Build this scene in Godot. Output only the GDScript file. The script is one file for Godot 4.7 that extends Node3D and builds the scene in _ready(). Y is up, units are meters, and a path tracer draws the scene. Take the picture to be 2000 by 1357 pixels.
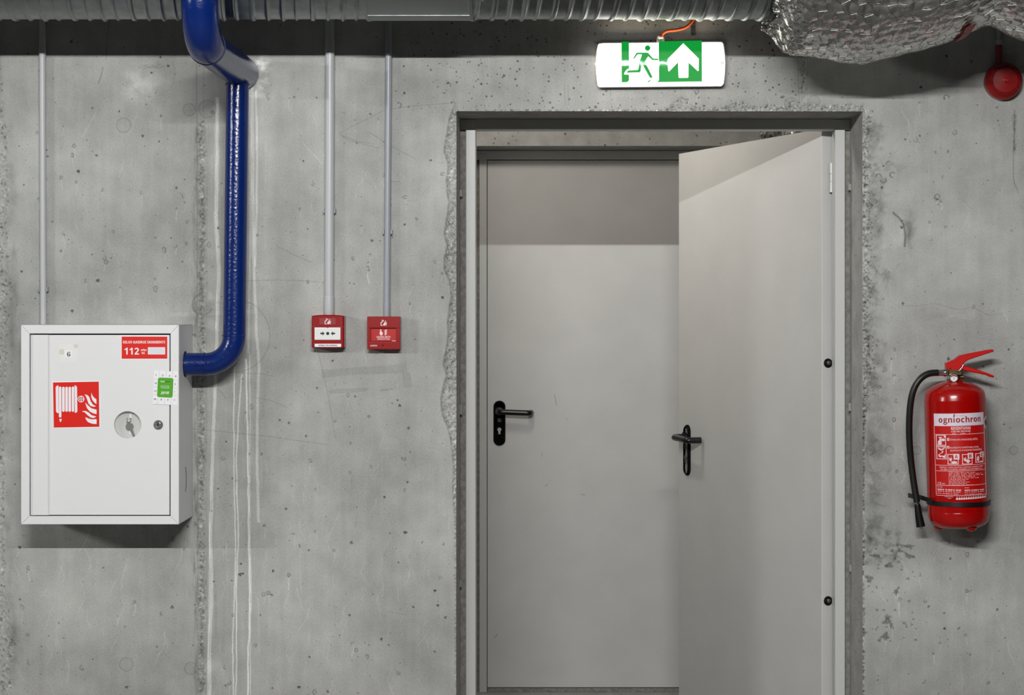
extends Node3D
# A basement wall: fire-hose cabinet, call points, exit sign, steel doors, extinguisher.
# World: y up, metres. The concrete wall's face is z = 0, the floor y = 0.
# Photo pixels turn into points with a distance z taken from what each thing touches.

const F := 3927.0      # focal length in photo pixels
const CAM_Z := 5.5
const CAM_Y := 1.55
const VX := 1080.0     # where the camera's axis meets the picture
const VY := 600.0

var M := {}
var fonts := {}

func S(z: float) -> float:
	return F / (CAM_Z - z)

func P(px: float, py: float, z: float) -> Vector3:
	var s := S(z)
	return Vector3((px - VX) / s, CAM_Y - (py - VY) / s, z)

# ---------------------------------------------------------------- mesh collector
class Mesher:
	var v := PackedVector3Array()
	var n := PackedVector3Array()
	var uv := PackedVector2Array()
	var ix := PackedInt32Array()
	var xf := Transform3D()

	func vert(p: Vector3, nn: Vector3, t := Vector2.ZERO) -> int:
		v.append(xf * p)
		n.append((xf.basis * nn).normalized())
		uv.append(t)
		return v.size() - 1

	func tri(a: Vector3, b: Vector3, c: Vector3) -> void:
		var nn := (b - a).cross(c - a)
		if nn.length_squared() < 1e-24:
			return
		nn = nn.normalized()
		var i := vert(a, nn)
		vert(b, nn)
		vert(c, nn)
		ix.append_array(PackedInt32Array([i, i + 2, i + 1]))

	func fan(pts: Array, away = null) -> void:
		var q := pts.duplicate()
		if away != null:
			var c := Vector3.ZERO
			for p in q:
				c += p
			c /= q.size()
			var nn: Vector3 = (q[1] - q[0]).cross(q[2] - q[0])
			if nn.dot(c - away) < 0.0:
				q.reverse()
		for k in range(1, q.size() - 1):
			tri(q[0], q[k], q[k + 1])

	func quad(a: Vector3, b: Vector3, c: Vector3, d: Vector3) -> void:
		tri(a, b, c)
		tri(a, c, d)

	func box(c: Vector3, size: Vector3, bevel := 0.0) -> void:
		var h := size * 0.5
		var b: float = minf(bevel, minf(h.x, minf(h.y, h.z)) * 0.9)
		var pt := func(sx: float, sy: float, sz: float, axis: int) -> Vector3:
			var e := Vector3(sx * (h.x - (0.0 if axis == 0 else b)), sy * (h.y - (0.0 if axis == 1 else b)), sz * (h.z - (0.0 if axis == 2 else b)))
			return c + e
		for s in [-1.0, 1.0]:
			fan([pt.call(s, -1.0, -1.0, 0), pt.call(s, 1.0, -1.0, 0), pt.call(s, 1.0, 1.0, 0), pt.call(s, -1.0, 1.0, 0)], c)
			fan([pt.call(-1.0, s, -1.0, 1), pt.call(1.0, s, -1.0, 1), pt.call(1.0, s, 1.0, 1), pt.call(-1.0, s, 1.0, 1)], c)
			fan([pt.call(-1.0, -1.0, s, 2), pt.call(1.0, -1.0, s, 2), pt.call(1.0, 1.0, s, 2), pt.call(-1.0, 1.0, s, 2)], c)
		if b <= 0.0:
			return
		for s in [-1.0, 1.0]:
			for t in [-1.0, 1.0]:
				fan([pt.call(-1.0, s, t, 1), pt.call(1.0, s, t, 1), pt.call(1.0, s, t, 2), pt.call(-1.0, s, t, 2)], c)
				fan([pt.call(s, -1.0, t, 0), pt.call(s, 1.0, t, 0), pt.call(s, 1.0, t, 2), pt.call(s, -1.0, t, 2)], c)
				fan([pt.call(s, t, -1.0, 0), pt.call(s, t, 1.0, 0), pt.call(s, t, 1.0, 1), pt.call(s, t, -1.0, 1)], c)
				for u in [-1.0, 1.0]:
					fan([pt.call(s, t, u, 0), pt.call(s, t, u, 1), pt.call(s, t, u, 2)], c)

	# rows: Array of PackedVector3Array, all the same length
	func grid(rows: Array, flip := false, wrap := false, uvs := []) -> void:
		var rc := rows.size()
		var cc: int = rows[0].size()
		var first := v.size()
		for i in rc:
			var row: PackedVector3Array = rows[i]
			var up: PackedVector3Array = rows[maxi(i - 1, 0)]
			var dn: PackedVector3Array = rows[mini(i + 1, rc - 1)]
			for j in cc:
				var jl := j - 1
				var jr := j + 1
				if wrap:
					jl = (cc - 2) if j == 0 else j - 1
					jr = 1 if j == cc - 1 else j + 1
				else:
					jl = maxi(jl, 0)
					jr = mini(jr, cc - 1)
				var du := row[jr] - row[jl]
				var dv := dn[j] - up[j]
				if du.length_squared() < 1e-16:
					var other: PackedVector3Array = dn if i == 0 else up
					du = other[jr] - other[jl]
				var nn := du.cross(dv)
				if flip:
					nn = -nn
				vert(row[j], nn, uvs[i][j] if uvs.size() else Vector2.ZERO)
		for i in rc - 1:
			for j in cc - 1:
				var a := first + i * cc + j
				var b := a + 1
				var c := a + cc + 1
				var d := a + cc
				if flip:
					ix.append_array(PackedInt32Array([a, b, c, a, c, d]))
				else:
					ix.append_array(PackedInt32Array([a, c, b, a, d, c]))

	func tube(pts: Array, radii, sides := 16, caps := true) -> void:
		var rows := []
		var t0: Vector3 = (pts[1] - pts[0]).normalized()
		var side := t0.cross(Vector3.UP)
		if side.length() < 0.1:
			side = t0.cross(Vector3.RIGHT)
		side = side.normalized()
		for i in pts.size():
			var t: Vector3 = (pts[mini(i + 1, pts.size() - 1)] - pts[maxi(i - 1, 0)]).normalized()
			side = (side - t * side.dot(t)).normalized()
			var up := side.cross(t)
			var r: float = radii[i] if radii is Array else radii
			var row := PackedVector3Array()
			for k in sides + 1:
				var a := TAU * (k % sides) / sides
				row.append(pts[i] + (side * cos(a) + up * sin(a)) * r)
			rows.append(row)
		grid(rows, false, true)
		if caps:
			for e in [0, pts.size() - 1]:
				var ring := []
				for k in sides:
					ring.append(rows[e][k])
				fan(ring, pts[1] if e == 0 else pts[pts.size() - 2])

	# profile: list of smooth runs of Vector2(radius, height), turned about y
	func lathe(runs: Array, segs := 48, a0 := 0.0, a1 := TAU) -> void:
		for run in runs:
			var rows := []
			for p in run:
				var row := PackedVector3Array()
				for k in segs + 1:
					var a := a0 + (a1 - a0) * k / segs
					row.append(Vector3(p.x * sin(a), p.y, p.x * cos(a)))
				rows.append(row)
			grid(rows, true, is_equal_approx(a1 - a0, TAU))

	# a short collar about +z
	func lathe_at(c: Vector3, r: float, h: float) -> void:
		var ring := []
		var rows := [PackedVector3Array(), PackedVector3Array()]
		for k in 25:
			var a := TAU * (k % 24) / 24.0
			var e := Vector3(cos(a), sin(a), 0) * r
			rows[0].append(c + e)
			rows[1].append(c + e + Vector3(0, 0, h))
			if k < 24:
				ring.append(c + e + Vector3(0, 0, h))
		grid(rows, false, true)
		fan(ring, c)

	static func inset(poly: PackedVector2Array, d: float) -> PackedVector2Array:
		var o := PackedVector2Array()
		var c := poly.size()
		for i in c:
			var p := poly[i]
			var e0 := (p - poly[(i + c - 1) % c]).normalized()
			var e1 := (poly[(i + 1) % c] - p).normalized()
			var n0 := Vector2(-e0.y, e0.x)
			var n1 := Vector2(-e1.y, e1.x)
			var m := n0 + n1
			var l := maxf(m.length_squared(), 0.2)
			o.append(p + m * (2.0 * d / l))
		return o

	# triangles of an outline; small outlines are blown up first, for the triangulator's tolerances
	static func cut(poly: PackedVector2Array) -> PackedInt32Array:
		var big := PackedVector2Array()
		for p in poly:
			big.append((p - poly[0]) * 4000.0)
		return Geometry2D.triangulate_polygon(big)

	# a flat outline in xy, from z0 (back) to z1 (front), with a bevelled front edge
	func extrude(poly_in: PackedVector2Array, z0: float, z1: float, bevel := 0.0) -> void:
		var poly := poly_in.duplicate()
		if Geometry2D.is_polygon_clockwise(poly):
			poly.reverse()
		var front := inset(poly, bevel) if bevel > 0.0 else poly
		var t := cut(front)
		for k in range(0, t.size(), 3):
			var a := front[t[k]]
			var b := front[t[k + 1]]
			var c := front[t[k + 2]]
			if (b - a).cross(c - a) < 0.0:
				var sw := b
				b = c
				c = sw
			tri(Vector3(a.x, a.y, z1), Vector3(b.x, b.y, z1), Vector3(c.x, c.y, z1))
			if bevel <= 0.0:
				tri(Vector3(a.x, a.y, z0), Vector3(c.x, c.y, z0), Vector3(b.x, b.y, z0))
		var cnt := poly.size()
		for i in cnt:
			var p := poly[i]
			var q := poly[(i + 1) % cnt]
			quad(Vector3(p.x, p.y, z0), Vector3(q.x, q.y, z0), Vector3(q.x, q.y, z1 - bevel), Vector3(p.x, p.y, z1 - bevel))
			if bevel > 0.0:
				var pf := front[i]
				var qf := front[(i + 1) % cnt]
				quad(Vector3(p.x, p.y, z1 - bevel), Vector3(q.x, q.y, z1 - bevel), Vector3(qf.x, qf.y, z1), Vector3(pf.x, pf.y, z1))
		if bevel > 0.0:
			var tb := cut(poly)
			for k in range(0, tb.size(), 3):
				var a := poly[tb[k]]
				var b := poly[tb[k + 1]]
				var c := poly[tb[k + 2]]
				if (b - a).cross(c - a) < 0.0:
					var sw := b
					b = c
					c = sw
				tri(Vector3(a.x, a.y, z0), Vector3(c.x, c.y, z0), Vector3(b.x, b.y, z0))

	# lay flat print (x along the arc) round an upright cylinder
	func bend(r: float) -> void:
		for i in v.size():
			var p := v[i]
			var a := p.x / r
			var q := n[i]
			v[i] = Vector3((r + p.z) * sin(a), p.y, (r + p.z) * cos(a))
			n[i] = Vector3(q.x * cos(a) + q.z * sin(a), q.y, q.z * cos(a) - q.x * sin(a)).normalized()

	func mesh() -> ArrayMesh:
		var arr := []
		arr.resize(Mesh.ARRAY_MAX)
		arr[Mesh.ARRAY_VERTEX] = v
		arr[Mesh.ARRAY_NORMAL] = n
		arr[Mesh.ARRAY_TEX_UV] = uv
		arr[Mesh.ARRAY_INDEX] = ix
		var m := ArrayMesh.new()
		m.add_surface_from_arrays(Mesh.PRIMITIVE_TRIANGLES, arr)
		return m

# ---------------------------------------------------------------- nodes
var taken := {}

func numbered(called: String) -> String:
	var k: int = taken.get(called, 0)
	taken[called] = k + 1
	return called if k == 0 else "%s_%03d" % [called, k]

func thing(called: String, label: String, category: String, at: Vector3, group := "") -> Node3D:
	var o := Node3D.new()
	o.name = numbered(called)
	add_child(o)
	o.position = at
	tag(o, label, category, group)
	return o

func tag(o: Node3D, label: String, category := "", group := "", kind := "") -> void:
	o.set_meta("label", label)
	if category:
		o.set_meta("category", category)
	if group:
		o.set_meta("group", group)
	if kind:
		o.set_meta("kind", kind)

# a mesh in world coordinates under a thing (or under one of its parts)
func part(parent: Node3D, called: String, m: Mesher, mat: Material, label := "", local := false) -> MeshInstance3D:
	var o := MeshInstance3D.new()
	o.name = called
	o.mesh = m.mesh()
	o.material_override = mat
	if not local and parent != self and parent.get_parent() == self:
		o.position = -parent.position
	parent.add_child(o, true)
	if label:
		o.set_meta("label", label)
	return o

func structure(called: String, m: Mesher, mat: Material, label: String) -> MeshInstance3D:
	var o := part(self, numbered(called), m, mat)
	tag(o, label, "", "", "structure")
	return o

# ---------------------------------------------------------------- small shapes
func rect2(x0: float, y0: float, x1: float, y1: float) -> PackedVector2Array:
	return PackedVector2Array([Vector2(x0, y0), Vector2(x1, y0), Vector2(x1, y1), Vector2(x0, y1)])

func round_rect2(x0: float, y0: float, x1: float, y1: float, r: float, k := 5) -> PackedVector2Array:
	var o := PackedVector2Array()
	var cs := [Vector2(x1 - r, y1 - r), Vector2(x0 + r, y1 - r), Vector2(x0 + r, y0 + r), Vector2(x1 - r, y0 + r)]
	for q in 4:
		for i in k + 1:
			var a := PI * 0.5 * (q + float(i) / k)
			o.append(cs[q] + Vector2(cos(a), sin(a)) * r)
	return o

func circle2(c: Vector2, r: float, k := 24) -> PackedVector2Array:
	var o := PackedVector2Array()
	for i in k:
		o.append(c + Vector2(cos(TAU * i / k), sin(TAU * i / k)) * r)
	return o

# picture points of a photo detail -> outline in metres on the plane z
func outline(pts: Array, z: float, ox := 0.0, oy := 0.0, scale := 1.0) -> PackedVector2Array:
	var o := PackedVector2Array()
	for p in pts:
		var q := P(ox + p[0] / scale, oy + p[1] / scale, z)
		o.append(Vector2(q.x, q.y))
	return o

func fillet(pts: Array, r: float, k := 8) -> Array:
	var o := [pts[0]]
	for i in range(1, pts.size() - 1):
		var p: Vector3 = pts[i]
		var a: Vector3 = (pts[i - 1] - p).normalized()
		var b: Vector3 = (pts[i + 1] - p).normalized()
		var half := acos(clampf(a.dot(b), -1.0, 1.0)) * 0.5
		var d := r / tan(half)
		var c := p + (a + b).normalized() * (r / sin(half))
		var u := p + a * d - c
		var w := p + b * d - c
		var ang := u.angle_to(w)
		var ax := u.cross(w).normalized()
		for j in k + 1:
			o.append(c + u.rotated(ax, ang * j / k))
	o.append(pts[pts.size() - 1])
	return o

func smooth_path(pts: Array, per := 6) -> Array:
	var o := []
	for i in pts.size() - 1:
		var p0: Vector3 = pts[maxi(i - 1, 0)]
		var p1: Vector3 = pts[i]
		var p2: Vector3 = pts[i + 1]
		var p3: Vector3 = pts[mini(i + 2, pts.size() - 1)]
		for k in per:
			o.append(p1.cubic_interpolate(p2, p0, p3, float(k) / per))
	o.append(pts[pts.size() - 1])
	return o

func font(kind: String) -> Font:
	if not fonts.has(kind):
		var f := SystemFont.new()
		f.font_names = PackedStringArray(["Droid Serif" if kind.begins_with("serif") else "Droid Sans"])
		f.font_weight = 700 if kind.ends_with("bold") else 400
		fonts[kind] = f
	return fonts[kind]

# lettering that fills the box x0..x1, y0..y1 (metres, y up), face at z1
func letters(m: Mesher, s: String, x0: float, y0: float, x1: float, y1: float, z0: float, z1: float, kind := "bold", slant := 0.0) -> void:
	var t := TextMesh.new()
	t.font = font(kind)
	t.font_size = 48
	t.pixel_size = 0.01
	t.depth = 0.02
	t.curve_step = 2.0
	t.text = s
	var arr := t.get_mesh_arrays()
	var vv: PackedVector3Array = arr[Mesh.ARRAY_VERTEX]
	var nn: PackedVector3Array = arr[Mesh.ARRAY_NORMAL]
	var ii: PackedInt32Array = arr[Mesh.ARRAY_INDEX] if arr[Mesh.ARRAY_INDEX] != null else PackedInt32Array(range(vv.size()))
	if vv.is_empty():
		return
	var lo := vv[0]
	var hi := vv[0]
	for p in vv:
		lo = lo.min(p)
		hi = hi.max(p)
	var d := (hi - lo).max(Vector3(1e-6, 1e-6, 1e-6))
	var first := m.v.size()
	for k in vv.size():
		var q := (vv[k] - lo) / d
		m.vert(Vector3(lerpf(x0, x1, q.x) + slant * (q.y - 0.5) * (y1 - y0), lerpf(y0, y1, q.y), lerpf(z0, z1, q.z)), nn[k])
	for k in ii:
		m.ix.append(first + k)

# the same with a box given in photo pixels on the plane z
func print_px(m: Mesher, s: String, x0: float, y0: float, x1: float, y1: float, z: float, kind := "bold", slant := 0.0, thick := 0.0003) -> void:
	var a := P(x0, y1, z)
	var b := P(x1, y0, z)
	letters(m, s, a.x, a.y, b.x, b.y, z, z + thick, kind, slant)

# ---------------------------------------------------------------- materials
func paint(called: String, c: Color, rough := 0.5, metal := 0.0, spec := 0.5) -> StandardMaterial3D:
	var m := StandardMaterial3D.new()
	m.resource_name = called
	m.albedo_color = c
	m.roughness = rough
	m.metallic = metal
	m.metallic_specular = spec
	M[called] = m
	return m

func noise(freq: float, seed_: int, oct := 4, kind := FastNoiseLite.TYPE_SIMPLEX_SMOOTH) -> FastNoiseLite:
	var f := FastNoiseLite.new()
	f.noise_type = kind
	f.seed = seed_
	f.frequency = freq
	f.fractal_type = FastNoiseLite.FRACTAL_FBM if oct > 1 else FastNoiseLite.FRACTAL_NONE
	f.fractal_octaves = oct
	return f

func noise_texture(size: int, f: FastNoiseLite, lo: Color, hi: Color) -> NoiseTexture2D:
	var t := NoiseTexture2D.new()
	t.width = size
	t.height = size
	t.seamless = true
	t.noise = f
	var g := Gradient.new()
	g.set_color(0, lo)
	g.set_color(1, hi)
	t.color_ramp = g
	return t

func plain_height(size: int, f: FastNoiseLite) -> NoiseTexture2D:
	var t := NoiseTexture2D.new()
	t.width = size
	t.height = size
	t.seamless = true
	t.noise = f
	return t

# plain concrete with blowholes, their inner shade put into the colour
func pitted(size: int) -> ImageTexture:
	var n := noise(0.02, 11, 5).get_seamless_image(size, size)
	var im := Image.create_empty(size, size, false, Image.FORMAT_RGB8)
	for y in size:
		for x in size:
			var t := n.get_pixel(x, y).r
			im.set_pixel(x, y, Color(0.57 + 0.1 * t, 0.57 + 0.1 * t, 0.558 + 0.1 * t))
	var r := RandomNumberGenerator.new()
	r.seed = 13
	for k in 1300:
		var cx := r.randi_range(0, size - 1)
		var cy := r.randi_range(0, size - 1)
		var rad := 0.6 + 1.3 * pow(r.randf(), 3.0)
		var dark := r.randf_range(0.5, 0.85)
		for y in range(-3, 4):
			for x in range(-3, 4):
				if Vector2(x, y).length() < rad:
					var u := posmod(cx + x, size)
					var w := posmod(cy + y, size)
					im.set_pixel(u, w, im.get_pixel(u, w) * Color(dark, dark, dark))
	return ImageTexture.create_from_image(im)

func materials() -> void:
	# rough cast concrete of everything but the wall in view
	var c := paint("concrete", Color(1, 1, 1), 0.9)
	c.albedo_texture = pitted(512)
	c.uv1_triplanar = true
	c.uv1_world_triplanar = true
	c.uv1_scale = Vector3.ONE * 0.9
	c.heightmap_enabled = true
	c.heightmap_texture = plain_height(512, noise(0.12, 12, 3))
	c.heightmap_scale = 0.12
	var fl := paint("floor_concrete", Color(1, 1, 1), 0.65)
	fl.albedo_texture = noise_texture(512, noise(0.012, 21, 5), Color(0.36, 0.36, 0.355), Color(0.47, 0.465, 0.455))
	fl.uv1_triplanar = true
	fl.uv1_world_triplanar = true
	fl.uv1_scale = Vector3.ONE * 0.5
	var g := paint("mortar", Color(1, 1, 1), 0.95)
	g.albedo_texture = noise_texture(256, noise(0.06, 31, 4), Color(0.42, 0.415, 0.40), Color(0.6, 0.59, 0.57))
	g.uv1_triplanar = true
	g.uv1_world_triplanar = true
	g.uv1_scale = Vector3.ONE * 3.0
	var d := paint("door_paint", Color(1, 1, 1), 0.42, 0.0, 0.4)
	d.albedo_texture = noise_texture(512, noise(0.01, 41, 4), Color(0.76, 0.758, 0.75), Color(0.785, 0.783, 0.776))
	d.uv1_triplanar = true
	d.uv1_scale = Vector3.ONE * 0.8
	paint("frame_paint", Color(0.75, 0.755, 0.745), 0.4, 0.0, 0.4)
	paint("lobby_bounce_paint", Color(0.85, 0.845, 0.835), 0.7)  # unseen lobby walls given a pale colour to bounce light onto the doors
	paint("sleeve_zinc", Color(0.58, 0.6, 0.6), 0.5, 1.0)
	paint("black_plate", Color(0.05, 0.05, 0.05), 0.75, 0.0, 0.2)
	paint("dull_foil", Color(0.86, 0.86, 0.85), 0.32, 1.0)
	paint("hinge_zinc", Color(0.74, 0.745, 0.74), 0.45, 0.3)
	paint("lug", Color(0.55, 0.55, 0.53), 0.55)
	paint("scuff", Color(0.42, 0.41, 0.4), 0.6)
	paint("line_dark", Color(0.16, 0.16, 0.165), 0.5)
	paint("gap", Color(0.1, 0.1, 0.1), 0.9)  # near-black in place of the shade inside gaps and holes
	paint("black_metal", Color(0.045, 0.045, 0.045), 0.28, 0.0, 0.5)
	paint("black_plastic", Color(0.05, 0.05, 0.05), 0.42, 0.0, 0.35)
	paint("rubber", Color(0.06, 0.06, 0.06), 0.42)
	paint("chrome", Color(0.75, 0.75, 0.74), 0.22, 1.0)
	paint("steel", Color(0.55, 0.55, 0.54), 0.38, 1.0)
	paint("brass", Color(0.55, 0.5, 0.38), 0.35, 1.0)
	paint("cabinet_white", Color(0.88, 0.88, 0.885), 0.42, 0.0, 0.45)
	paint("cabinet_inside", Color(0.75, 0.75, 0.74), 0.6)
	paint("sticker_white", Color(0.93, 0.93, 0.945), 0.35)
	paint("sticker_lilac", Color(0.86, 0.86, 0.9), 0.4)
	paint("sign_red", Color(0.86, 0.11, 0.05), 0.38)
	paint("sticker_green", Color(0.32, 0.65, 0.13), 0.35)
	paint("ink", Color(0.07, 0.07, 0.09), 0.6)
	paint("ink_blue", Color(0.1, 0.13, 0.3), 0.6)
	paint("old_tape", Color(0.83, 0.815, 0.76), 0.4)
	paint("paper", Color(0.89, 0.89, 0.885), 0.6)
	paint("line_grey", Color(0.7, 0.7, 0.76), 0.6)
	paint("conduit", Color(0.72, 0.725, 0.735), 0.38)
	paint("conduit_grey", Color(0.6, 0.61, 0.64), 0.36)
	paint("call_red", Color(0.57, 0.04, 0.045), 0.25)
	paint("call_red_plate", Color(0.56, 0.075, 0.085), 0.35)
	paint("call_red_bright", Color(0.7, 0.06, 0.035), 0.3)
	paint("extinguisher_red", Color(0.63, 0.02, 0.013), 0.2)
	paint("lever_red", Color(0.76, 0.06, 0.045), 0.35)
	paint("print_pink", Color(0.93, 0.83, 0.84), 0.4)
	paint("label_red", Color(0.74, 0.06, 0.055), 0.35)
	paint("label_white", Color(0.87, 0.83, 0.875), 0.35)
	paint("logo_red", Color(0.6, 0.03, 0.06), 0.4)
	paint("sounder_red", Color(0.5, 0.035, 0.045), 0.3)
	paint("cable_orange", Color(0.86, 0.34, 0.12), 0.5)
	paint("gland", Color(0.8, 0.76, 0.76), 0.5)
	paint("tray_grey", Color(0.5, 0.5, 0.5), 0.6)
	paint("lamp_white", Color(0.9, 0.9, 0.9), 0.5)
	paint("red_tape", Color(0.62, 0.08, 0.06), 0.45)
	paint("wire", Color(0.7, 0.7, 0.68), 0.3, 1.0)
	var b := paint("pipe_blue", Color(0.03, 0.135, 0.39), 0.22)
	b.heightmap_enabled = true
	b.heightmap_texture = plain_height(256, noise(0.05, 51, 3))
	b.heightmap_scale = 0.05
	b.uv1_triplanar = true
	b.uv1_scale = Vector3.ONE * 6.0
	var z := paint("galvanised", Color(1, 1, 1), 0.32, 1.0)
	z.albedo_texture = noise_texture(512, noise(0.03, 61, 3, FastNoiseLite.TYPE_CELLULAR), Color(0.46, 0.48, 0.48), Color(0.6, 0.62, 0.62))
	z.uv1_triplanar = true
	z.uv1_scale = Vector3.ONE * 2.0
	var fo := paint("foil", Color(0.82, 0.82, 0.81), 0.22, 1.0)
	fo.heightmap_enabled = true
	fo.heightmap_texture = plain_height(512, noise(0.06, 71, 3, FastNoiseLite.TYPE_CELLULAR))
	fo.heightmap_scale = 0.07
	fo.uv1_triplanar = true
	fo.uv1_scale = Vector3.ONE * 4.0
	# what glows
	var w := paint("sign_glow", Color(0.95, 0.95, 0.93), 0.5)
	w.emission_enabled = true
	w.emission = Color(1.0, 0.97, 0.95)
	w.emission_energy_multiplier = 1.9
	var gr := paint("sign_green", Color(0.0, 0.22, 0.07, 0.96), 0.5, 0.0, 0.1)
	gr.transparency = BaseMaterial3D.TRANSPARENCY_ALPHA
	gr.emission_enabled = true
	gr.emission = Color(0.03, 0.66, 0.24)
	gr.emission_energy_multiplier = 0.85
	var cl := paint("clear_cover", Color(1, 1, 1, 0.04), 0.01, 0.0, 0.1)
	cl.transparency = BaseMaterial3D.TRANSPARENCY_ALPHA
	var t := paint("tube_glow", Color(0.95, 0.95, 0.95), 0.5)
	t.emission_enabled = true
	t.emission = Color(1.0, 0.99, 0.96)
	t.emission_energy_multiplier = 3.0
	var t2 := paint("warm_glow", Color(0.95, 0.93, 0.9), 0.5)
	t2.emission_enabled = true
	t2.emission = Color(1.0, 0.93, 0.83)
	t2.emission_energy_multiplier = 2.0

# ---------------------------------------------------------------- the concrete wall in view
const TW := 2048
const TPX := 2120.0           # photo pixels (on the wall's face) that the texture spans
const TX0 := -60.0
const TY0 := -200.0
var A := PackedFloat32Array()  # albedo factor
var HH := PackedFloat32Array() # relief in millimetres
var rng := RandomNumberGenerator.new()

func interp(list: Array, t: float) -> float:
	if t <= list[0][0]:
		return list[0][1]
	for i in range(1, list.size()):
		if t <= list[i][0]:
			var a: Array = list[i - 1]
			var b: Array = list[i]
			return lerpf(a[1], b[1], (t - a[0]) / (b[0] - a[0]))
	return list[list.size() - 1][1]

func blot(px: float, py: float, rx: float, ry: float, rot: float, mul: float, dh: float, soft := 0.35, wob := 0.0) -> void:
	var k := TW / TPX
	var cx := (px - TX0) * k
	var cy := (py - TY0) * k
	var ax := rx * k
	var ay := ry * k
	var reach := maxf(ax, ay) * 1.3 + 2.0
	var c := cos(rot)
	var s := sin(rot)
	var ph := px * 1.7 + py
	for y in range(maxi(int(cy - reach), 0), mini(int(cy + reach) + 1, TW)):
		for x in range(maxi(int(cx - reach), 0), mini(int(cx + reach) + 1, TW)):
			var dx := x - cx
			var dy := y - cy
			var u := (dx * c + dy * s) / ax
			var w := (dy * c - dx * s) / ay
			var d := sqrt(u * u + w * w)
			if wob > 0.0:
				var an := atan2(w, u)
				d *= 1.0 + wob * (sin(an * 3.0 + ph) * 0.6 + sin(an * 5.0 + ph * 2.3) * 0.4 + sin(an * 9.0 + ph * 0.7) * 0.25)
			if d < 1.0 + soft:
				var f := clampf((1.0 + soft - d) / (2.0 * soft), 0.0, 1.0)
				f = f * f * (3.0 - 2.0 * f)
				var i := y * TW + x
				A[i] *= 1.0 + (mul - 1.0) * f
				HH[i] += dh * f

func stroke(pts: Array, width: float, mul: float, dh: float, fuzz := 0.6, rough := 0.0) -> void:
	var k := TW / TPX
	var hw := width * 0.5 * k
	for q in pts.size() - 1:
		var a := Vector2((pts[q][0] - TX0) * k, (pts[q][1] - TY0) * k)
		var b := Vector2((pts[q + 1][0] - TX0) * k, (pts[q + 1][1] - TY0) * k)
		var ab := b - a
		var l2 := maxf(ab.length_squared(), 0.01)
		var reach := hw + fuzz + 1.0
		for y in range(maxi(int(minf(a.y, b.y) - reach), 0), mini(int(maxf(a.y, b.y) + reach) + 1, TW)):
			for x in range(maxi(int(minf(a.x, b.x) - reach), 0), mini(int(maxf(a.x, b.x) + reach) + 1, TW)):
				var p := Vector2(x, y)
				var t := (p - a).dot(ab) / l2
				if t < 0.0 or t > 1.0:
					continue
				var d := (a + ab * t).distance_to(p)
				var f := clampf((hw + fuzz - d) / (2.0 * fuzz), 0.0, 1.0)
				if f > 0.0:
					if rough > 0.0:
						f *= 1.0 - rough * rng.randf()
					var i := y * TW + x
					A[i] *= 1.0 + (mul - 1.0) * f
					HH[i] += dh * f

func patch(quad_: Array, mul: float, dh := 0.0) -> void:
	var k := TW / TPX
	var poly := PackedVector2Array()
	var lo := Vector2(1e9, 1e9)
	var hi := Vector2(-1e9, -1e9)
	for p in quad_:
		var q := Vector2((p[0] - TX0) * k, (p[1] - TY0) * k)
		poly.append(q)
		lo = lo.min(q)
		hi = hi.max(q)
	for y in range(maxi(int(lo.y), 0), mini(int(hi.y) + 1, TW)):
		for x in range(maxi(int(lo.x), 0), mini(int(hi.x) + 1, TW)):
			if Geometry2D.is_point_in_polygon(Vector2(x, y), poly):
				var i := y * TW + x
				A[i] *= 1.0 + (mul - 1.0) * (0.8 + 0.2 * rng.randf())
				HH[i] += dh

func ring(px: float, py: float, r: float, w: float, mul: float, dh: float, a0 := 0.0, a1 := TAU) -> void:
	var pts := []
	for k in 25:
		var a := a0 + (a1 - a0) * k / 24.0
		pts.append([px + cos(a) * r, py + sin(a) * r])
	stroke(pts, w, mul, dh, 0.8, 0.4)

# outlines of the broken concrete round the opening and at the left edge, read off the photograph
var chip_left := [[200, 890], [225, 880], [250, 875], [280, 870], [295, 868], [310, 873], [325, 876], [350, 873], [375, 874], [395, 877], [420, 874], [440, 871], [457, 868.5], [480, 874], [500, 869], [524, 868], [535, 872], [546, 878], [577, 882], [600, 878], [630, 875], [650, 876], [683, 872], [700, 868], [710, 866], [720, 869], [732, 873], [750, 867], [776, 862], [790, 862.5], [807, 864], [820, 869], [833, 875], [850, 879], [864, 882], [909, 886], [948, 885], [993, 886.5], [1060, 888.5], [1357, 889], [1800, 889]]
var chip_top := [[880, 217], [940, 213.5], [1000, 214], [1270, 215], [1305, 212], [1318, 196], [1330, 188], [1343, 192], [1352, 206], [1380, 213], [1410, 210], [1428, 203], [1440, 198], [1455, 200], [1468, 207], [1485, 208], [1500, 203], [1520, 206], [1538, 206], [1546, 196], [1556, 205], [1570, 206], [1585, 199], [1600, 206], [1640, 204], [1660, 202], [1672, 203], [1690, 210]]
var chip_right := [[200, 1698], [240, 1703], [260, 1697], [300, 1694], [350, 1699], [400, 1701], [450, 1706], [480, 1699], [520, 1702], [560, 1699], [600, 1702], [650, 1698], [700, 1708], [735, 1706], [760, 1699], [800, 1691], [840, 1689], [900, 1687.5], [1357, 1687], [1800, 1687]]
var edge_left := [[-200, -10], [60, -2], [150, 4], [220, 8], [280, 14], [300, 10], [360, 18], [450, 14], [520, 20], [600, 24], [660, 16], [800, 6], [960, 10], [1020, 6], [1100, 14], [1150, 8], [1190, 18], [1230, 20], [1260, 30], [1290, 24], [1357, 20], [1800, 20]]

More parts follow.
